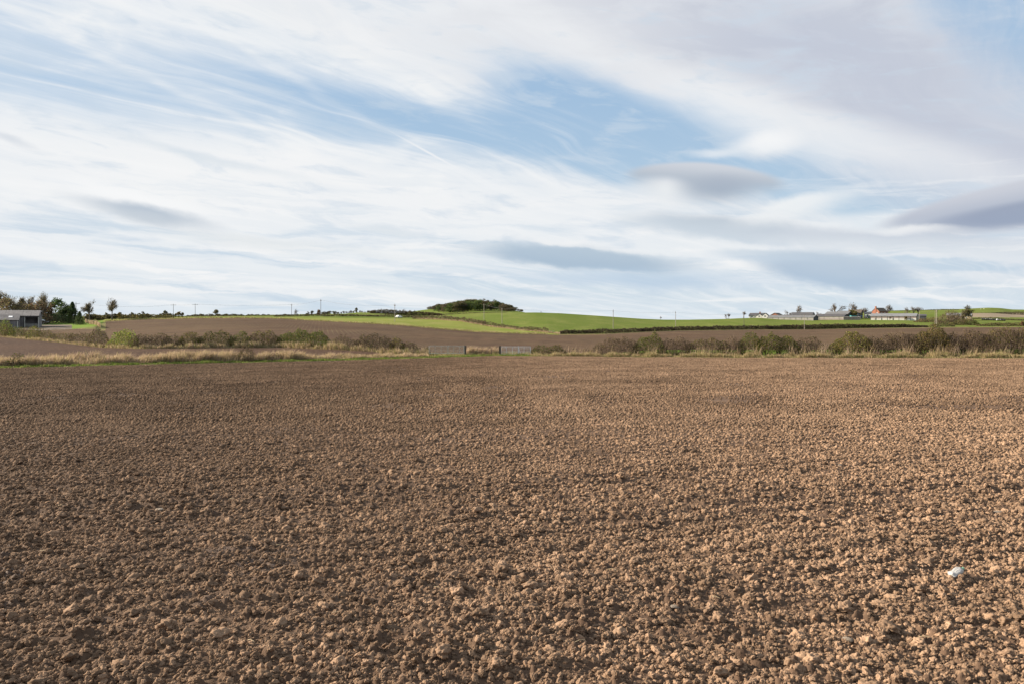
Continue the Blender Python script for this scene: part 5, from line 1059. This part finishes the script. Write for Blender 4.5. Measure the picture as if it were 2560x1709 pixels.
# lean-to in front
lo = Matrix.Rotation(R(28), 3, 'Z') @ Vector((bx_u(0), -4.45, 0)); lt = thing('lean_to', (pb.x + lo.x, Yb + lo.y, zb), 'low grey lean-to with a white skylight in front of the barn', 'shed', None, R(28))
xa, xb = bx_u(-90) - bx_u(0), bx_u(53) - bx_u(0)
roof_mesh('roof', xa, xb, -.3, 4.4, zz(801), zz(786.5), M['oldroof'], lt, .08, ridge=.93)
bxm('wall', [(xa, xb - .2, 0, .15, -1, zz(801.4))], M['oldboard'], lt); bxm('side_wall', [(xb - .2, xb - .05, .152, 4.2, -1, zz(801.5))], M['oldboard'], lt); gable('gable', xb - .19, xb - .06, .1, 4.2, zz(801.5), zz(787.5), M['oldboard'], lt, ridge=.93)
bxm('corner_post', [(xb - .42, xb - .24, -.06, -.004, -1, zz(802))], M['galv_old'], lt)
zs = zz(801) + (zz(786.5) - zz(801)) * .42
V = [(bx_u(27)-bx_u(0), 1.55, 0), (bx_u(36)-bx_u(0), 1.55, 0), (bx_u(36)-bx_u(0), 2.5, 0), (bx_u(27)-bx_u(0), 2.5, 0)]
sl = (zz(786.5) - zz(801)) / (.93 * 4.7); V = [(x, y, zz(801) + (y + .3) * sl + .10) for x, y, _ in V]; V += [(x, y, z + .04) for x, y, z in V]
link('skylight', new_mesh('skylight', V, [[0,3,2,1],[4,5,6,7],[0,1,5,4],[1,2,6,5],[2,3,7,6],[3,0,4,7]], [M['whitepaint']]), lt)

# ---------------------------------------------------------------- gates
def gate(u0, u1, Y, vt, vb, label, m, uprights, thick, rails=6, brace=None, post='right'):
    s = Y / F; p = at(u0, Y); W = (u1 - u0) * s; zt = zof(vt, Y) - p.z; zl = zof(vb, Y) - p.z; g = thing('field_gate', p, label, 'gate', None, 0)
    fr = .028
    bxm('frame', [(0, W, -fr, fr, zt - .06, zt), (0, W, -fr, fr, zl, zl + .06), (0, .07, -fr, fr, zl + .061, zt - .061), (W - .07, W, -fr, fr, zl + .061, zt - .061)], m, g)
    for j in range(1, rails):
        z = zl + (zt - zl) * (j / rails) ** 1.15; bxm('rail', [(.071, W - .071, -.018, .018, z - .014, z + .014)], m, g)
    for x in uprights: xx = (x - u0) * s; bxm('upright', [(xx - .020, xx + .020, -.034, -.020, zl + .06, zt - .06)], m, g)
    for x in thick: xx = (x - u0) * s; bxm('meeting_stile', [(xx - .05, xx + .05, -.045, -.030, zl - .05, zt + .03)], m, g)
    if brace:
        V, Fc = prisms(np.array([[(brace[0]-u0)*s, -.05, zt-.1]]), np.array([[(brace[1]-u0)*s, -.05, zl+.2]]), .03, .03, 6); link('brace', new_mesh('brace', V, Fc, [m]), g)
    return g
Yg = float(after(B0, 3.6, .05)(np.array(1117.0))[1])
gate(1072, 1161, Yg, 863.5, 883, 'double field gate of weathered steel bars, left of the two', M['galv_old'], [1088, 1103, 1134, 1149], [1120])
gate(1252, 1327, Yg, 865.5, 885.5, 'bright galvanised field gate, right of the two', M['galv'], [1266, 1281, 1310], [1296], brace=(1296, 1301))
def fpost(u, Y, vt, label, w=.09):
    p = at(u, Y); h = zof(vt, Y) - p.z; o = bxm('gate_post', [(-w, w, -w, w, -.3, h - .04), (-w*.75, w*.75, -w*.75, w*.75, h - .039, h)], M['postwood']); o.location = p; tag(o, label, 'post')
fpost(1163.5, Yg + .1, 863, 'dark wooden post at the right end of the left gate', .12); fpost(1250, Yg + .1, 864, 'dark wooden post at the left end of the bright gate', .14)
fpost(1228, Yg + .5, 869, 'thin wooden stake in the straw grass between the gates', .05)
gate(1372, 1385, 301, 827, 832, 'tiny pale gate where the two far hedges meet', M['galv_old'], [1378], [], rails=4)

# ---------------------------------------------------------------- electricity poles and wires
tops = []
def pole(u, Y, vt, arm, label, m='polewood', r=.15, ang=0.0, kit=True):
    p = at(u, Y); h = zof(vt, Y) - p.z; o = thing('electricity_pole', p, label, 'pole', 'electricity poles across the fields', R(ang))
    V, Fc = prisms(np.array([[0, 0, -.3]]), np.array([[0, 0, h]]), r, r * .72, 8); link('post', new_mesh('post', V, Fc, [M[m]], smooth=True), o)
    bxm('crossarm', [(-arm, arm, -.07, .07, h - .62, h - .48)], M[m], o)
    for x in (-arm * .9, 0, arm * .9):
        zi = h - .47 if x else h; V, Fc = prisms(np.array([[x, 0, zi]]), np.array([[x, 0, zi + .28]]), .06, .09, 8); link('insulator', new_mesh('insulator', V, Fc, [M['insul']]), o)
    ca, sa = math.cos(R(ang)), math.sin(R(ang)); tops.append([Vector((p.x + x * ca, p.y + x * sa, p.z + h - .2)) for x in (-arm * .9, arm * .9)]); return o
PL = [(190,370,757,1.5,'dark pole rising behind the conifers','poledark',10),(433.5,500,761,1.5,'pole with wide crossarm, left one of the pair on the left horizon','poledark',10),
 (488,470,760,1.5,'pole with wide crossarm, right one of the pair on the left horizon','poledark',20),(729,480,761,.55,'pole beside the pale bare tree on the horizon','poledark',60),(802,440,749.5,.55,'tallest skyline pole, left of centre','poledark',60),
 (987,342,761.5,.5,'pole standing alone in the pale meadow','polewood',60),(1210,400,759.5,.5,'pole against the wooded hill','polewood',60),(1255,366,770,.5,'pole just right of the wooded hill','polewood',60),
 (1533,342,776,.4,'pole on the green hill right of centre','polewood',70),(1689,372,780,.4,'pole between the green hill crest and the farm','polewood',70),(1860,412,784,.4,'thin pole left of the long white shed','poledark',70),
 (2011,402,788,.3,'pale pole standing at the edge of the brown field under the long white shed','polewood',70),(2299,520,776.5,.7,'pale pole at the end of the long pale shed','polewood',50),(2338,433,776,.8,'pale pole, nearer one right of the long pale shed','polewood',50)]
for (u, Y, vt, arm, lab, m, ang) in PL: pole(u, Y, vt, arm, lab, m, ang=ang, r=.14)
for i_ in range(len(tops) - 1):
    for w_ in (0, 1):
        a, b = tops[i_][w_], tops[i_ + 1][w_]; L_ = (b - a).length; pts = []
        for j in range(13):
            t = j / 12; q = a.lerp(b, t); q.z -= L_ * .012 * 4 * t * (1 - t); pts.append(q[:])
        pts = np.array(pts) - np.array(a[:]); V, Fc = prisms(pts[:-1], pts[1:], .016, .016, 4)
        o = link('power_line', new_mesh('power_line', V, Fc, [M['wire']]), None, a); tag(o, 'thin dark wire sagging between two electricity poles', 'wire', 'power lines between the poles')
p = at(2342, 436); o = bxm('pole', [(-.12, .12, -.12, .12, -.2, 9.0), (-.28, .28, -.2, .2, 7.9, 8.7)], M['polewood']); o.location = p; tag(o, 'pale pole with a box near its top, right beside the nearer pole', 'pole')

# ---------------------------------------------------------------- vehicles
def cyl(name, c, r, w, m, parent, k=18):
    V, Fc = prisms(np.array([[c[0], c[1] - w / 2, c[2]]]), np.array([[c[0], c[1] + w / 2, c[2]]]), r, r, k); n0 = len(V)
    Fl = [list(f) for f in Fc] + [list(range(k))[::-1], list(range(k, 2 * k))]; return link(name, new_mesh(name, V, Fl, [m]), parent)
def profile(name, pts, y0, y1, m, parent, inset=0.0):
    n_ = len(pts); V = [(x, y0 + (inset if z > 1.0 else 0), z) for x, z in pts] + [(x, y1 - (inset if z > 1.0 else 0), z) for x, z in pts]
    Fs = [list(range(n_)), list(range(2 * n_ - 1, n_ - 1, -1))] + [[i, i + n_, (i + 1) % n_ + n_, (i + 1) % n_] for i in range(n_)]
    me = new_mesh(name, V, Fs, [m]); 
    import bmesh
    bm = bmesh.new(); bm.from_mesh(me); bmesh.ops.recalc_face_normals(bm, faces=bm.faces); bmesh.ops.bevel(bm, geom=[e for e in bm.edges], offset=.03, segments=2, affect='EDGES'); bm.to_mesh(me); bm.free(); return link(name, me, parent)
def car(u, Y, label, paint, van=False, rz=0.0):
    p = at(u, Y); c = thing('parked_car' if not van else 'white_van', p, label, 'car' if not van else 'van', None, rz)
    if van: body = [(-2.4,.35),(-2.4,2.0),(-2.2,2.15),(1.0,2.15),(1.7,1.35),(2.35,1.15),(2.45,.5),(2.4,.35)]
    else: body = [(-2.1,.35),(-2.15,.95),(-1.5,1.02),(-.9,1.42),(.45,1.45),(1.15,1.0),(1.95,.88),(2.15,.6),(2.1,.35)]
    profile('body', body, -.85, .85, M[paint], c, .12)
    gl = [(.98,2.05),(1.62,1.4),(1.3,1.38),(.7,2.05)] if van else [(-.85,1.36),(.42,1.39),(1.0,1.05),(-1.35,1.05)]
    for y in (-.87, .76): profile('side_window', gl, y if van else y + .08, y + .11, M['glass'], c)
    if not van: profile('windscreen', [(.52,1.42),(1.16,1.02),(1.20,1.04),(.56,1.45)], -.66, .66, M['galv'], c)
    for x in (-1.3, 1.35):
        for y in (-.78, .78):
            w_ = cyl('wheel', (x, y, .33), .33, .2, M['tyre'], c); cyl('rim', (x, y + (.02 if y > 0 else -.02), .33), .19, .2, M['galv'], w_)
    return c
car(101, 236, 'dark car parked behind the barn, only its sloping front showing', 'carpaint')
car(997, 431, 'white car passing in front of the long dark hedge', 'whitepaint', rz=1.1)
def tractor(u, Y, vb, label, m, rz):
    p = at(u, Y); c = thing('tractor', (p.x, p.y, zof(vb, Y)), label, 'tractor', None, rz)
    profile('bonnet', [(.3,.9),(.3,1.75),(1.9,1.65),(2.05,1.4),(2.05,.9)], -.4, .4, m, c); profile('chassis', [(-1.2,.6),(-1.2,1.1),(2.0,.9),(2.0,.55)], -.35, .35, M['darkwall'], c)
    cb = profile('cab', [(-1.2,1.1),(-1.1,2.7),(.15,2.7),(.35,1.1)], -.7, .7, M['glass'], c); profile('cab_roof', [(-1.3,2.7),(-1.25,2.85),(.25,2.85),(.35,2.7)], -.78, .78, m, cb)
    for y in (-.85, .85):
        w_ = cyl('rear_wheel', (-.9, y, .85), .85, .45, M['tyre'], c); cyl('rim', (-.9, y, .85), .4, .47, M['whitewrap'], w_); w_ = cyl('front_wheel', (1.5, y, .5), .5, .3, M['tyre'], c); cyl('rim', (1.5, y, .5), .24, .32, M['whitewrap'], w_)
tractor(2168, 566, 797, 'green tractor in the farmyard left of the long pale shed', M['tgreen'], .4)
tractor(2149, 572, 795, 'dark blue tractor in the farmyard above the yard wall', M['tblue'], -.2)
p = at(2134, 574); tr = thing('farm_trailer', (p.x, p.y, zof(796, 574)), 'small teal trailer left of the blue tractor', 'trailer', None, .1)
profile('body', [(-2.2,.9),(-2.4,2.1),(2.4,2.1),(2.2,.9)], -1.1, 1.1, M['tteal'], tr)
for x in (-.6, .6):
    for y in (-1.15, 1.15): cyl('wheel', (x, y, .5), .5, .3, M['tyre'], tr)
V, Fc = prisms(np.array([[2.2, 0, .95]]), np.array([[3.6, 0, .6]]), .06, .06, 6); link('drawbar', new_mesh('drawbar', V, Fc, [M['galv']]), tr)
# wrapped bales by the far field
def bale_mesh(m):
    V, Fc = [], []
    k = 14; prof = [(.0, .0), (.0, .52), (.07, .62), (1.13, .62), (1.2, .52), (1.2, .0)]
    for (x, r) in prof[1:-1]:
        for j in range(k): V.append((x - .6, math.cos(6.2832 * j / k) * r, .62 + math.sin(6.2832 * j / k) * r))
    Fs = [[a * k + j, a * k + (j + 1) % k, (a + 1) * k + (j + 1) % k, (a + 1) * k + j] for a in range(3) for j in range(k)] + [list(range(k))[::-1], list(range(3 * k, 4 * k))]
    return new_mesh('bale', V, Fs, [m], smooth=True)
BM, BW = bale_mesh(M['silage']), bale_mesh(M['whitewrap'])
for j in range(13):
    u = 2456 + j * 4.6; white = j in (8,)
    o = link('wrapped_bale', BW if white else BM, None, at(u, 585 + (j % 3) * .6), rng.uniform(-.5, .5))
    if white: tag(o, 'single white wrapped bale in the row of black ones', 'bale', 'wrapped bales in a row')
    else: tag(o, 'black wrapped round bale in the row below the far brown field', 'bale', 'black wrapped bales in a row')
def sheep(u, Y, label, rz):
    p = at(u, Y); o = thing('sheep', p, label, 'sheep', None, rz)
    import bmesh
    bm = bmesh.new(); bmesh.ops.create_icosphere(bm, subdivisions=3, radius=1)
    for v in bm.verts:
        q = v.co.copy(); nz_ = 1 + .08 * mnoise.noise(q * 4); v.co = Vector((q.x * .55 * nz_, q.y * .27 * nz_, .62 + q.z * .28 * nz_))
        if q.x > .75: v.co.x += .25 * (q.x - .75) * 2; v.co.z += .12
    for x in (-.33, .33):
        for y in (-.13, .13):
            r_ = bmesh.ops.create_cone(bm, segments=8, radius1=.04, radius2=.06, depth=.45, cap_ends=True); bmesh.ops.translate(bm, verts=r_['verts'], vec=(x, y, .22))
    r_ = bmesh.ops.create_icosphere(bm, subdivisions=2, radius=.14); bmesh.ops.scale(bm, verts=r_['verts'], vec=(1.5, .8, .9)); bmesh.ops.translate(bm, verts=r_['verts'], vec=(.78, 0, .80))
    me = bpy.data.meshes.new('sheep_body'); bm.to_mesh(me); bm.free(); me.materials.append(M['fleece']); link('body', me, o)
sheep(2452, 1000, 'white sheep on the far right hill, left one of two', .3); sheep(2460, 1000, 'white sheep on the far right hill, right one of two', 2.8)

# ---------------------------------------------------------------- small things on the near soil
M['plastic'] = mat('milky_plastic', (.50, .495, .48), .22, spec=.6, trans=.25, noise=[(14, 4, (.34, .30, .25), .52, .70)], bump=[(22, 4, .02)])
M['capgreen'] = mat('green_cap', (.12, .30, .20), .35, spec=.5)
p = at(2393, 9.5); zt = float(near_height(p.x, p.y))
bt = thing('plastic_bottle', (p.x, p.y, zt + .058), 'crumpled milky plastic bottle lying on the clods at right', 'bottle', None, 0)
bt.rotation_euler = (R(18), R(-16), R(22))
prof_ = [(-.112, .002), (-.110, .040), (-.098, .050), (-.07, .047), (-.055, .051), (-.02, .049), (.02, .052), (.05, .046), (.075, .030), (.085, .018), (.100, .016), (.101, .001)]
k = 28; V = []
for a_, (x, r_) in enumerate(prof_):
    for j in range(k):
        th = 6.2832 * j / k; q = Vector((x * 9, math.cos(th) * 2, math.sin(th) * 2)); dn = 1 + .40 * mnoise.noise(q * 1.3 + Vector((3, 1, 7))) + .24 * mnoise.noise(q * 3.4)
        if -.08 < x < -.03: dn *= .82 + .10 * math.sin(th * 3)
        V.append((x, math.cos(th) * r_ * dn, math.sin(th) * r_ * dn * .82))
Fs = [[a_ * k + j, a_ * k + (j + 1) % k, (a_ + 1) * k + (j + 1) % k, (a_ + 1) * k + j] for a_ in range(len(prof_) - 1) for j in range(k)]
link('body', new_mesh('bottle_body', V, Fs, [M['plastic']], smooth=True), bt)
V, Fc = prisms(np.array([[.092, 0, 0]]), np.array([[.109, 0, 0]]), .019, .018, 16); link('cap', new_mesh('bottle_cap', V, [list(f) for f in Fc] + [list(range(16))[::-1], list(range(16, 32))], [M['capgreen']]), bt)
M['strawm'] = mat('straw', (.50, .40, .25), .7)
for j, (u, Yd) in enumerate([(145,12.9),(400,9.2),(572,13.5),(1520,9.5),(1436,7.4),(100,10.2),(1085,9.0),(250,9.9),(690,10.6),(1780,8.6),(2050,9.9),(1330,11.8),(830,8.0),(2290,7.6),(1905,12.5),(620,7.3)]):
    p = at(u, Yd); z = float(near_height(p.x, p.y)) + .045; L_ = rng.uniform(.05, .13); th = rng.uniform(-.6, .6); d = np.array([math.cos(th), math.sin(th), rng.uniform(-.1, .25)]) * L_
    m_ = d * .5 + np.array([0, 0, L_ * .12]); V, Fc = prisms(np.array([[0, 0, 0], m_]), np.array([m_, d]), .003, .0025, 5)
    o = link('straw_stalk', new_mesh('straw_stalk', V, Fc, [M['strawm']]), None, (p.x, p.y, z)); tag(o, 'pale broken straw stalk lying among the clods', 'straw', 'straw stalks on the ploughed field')
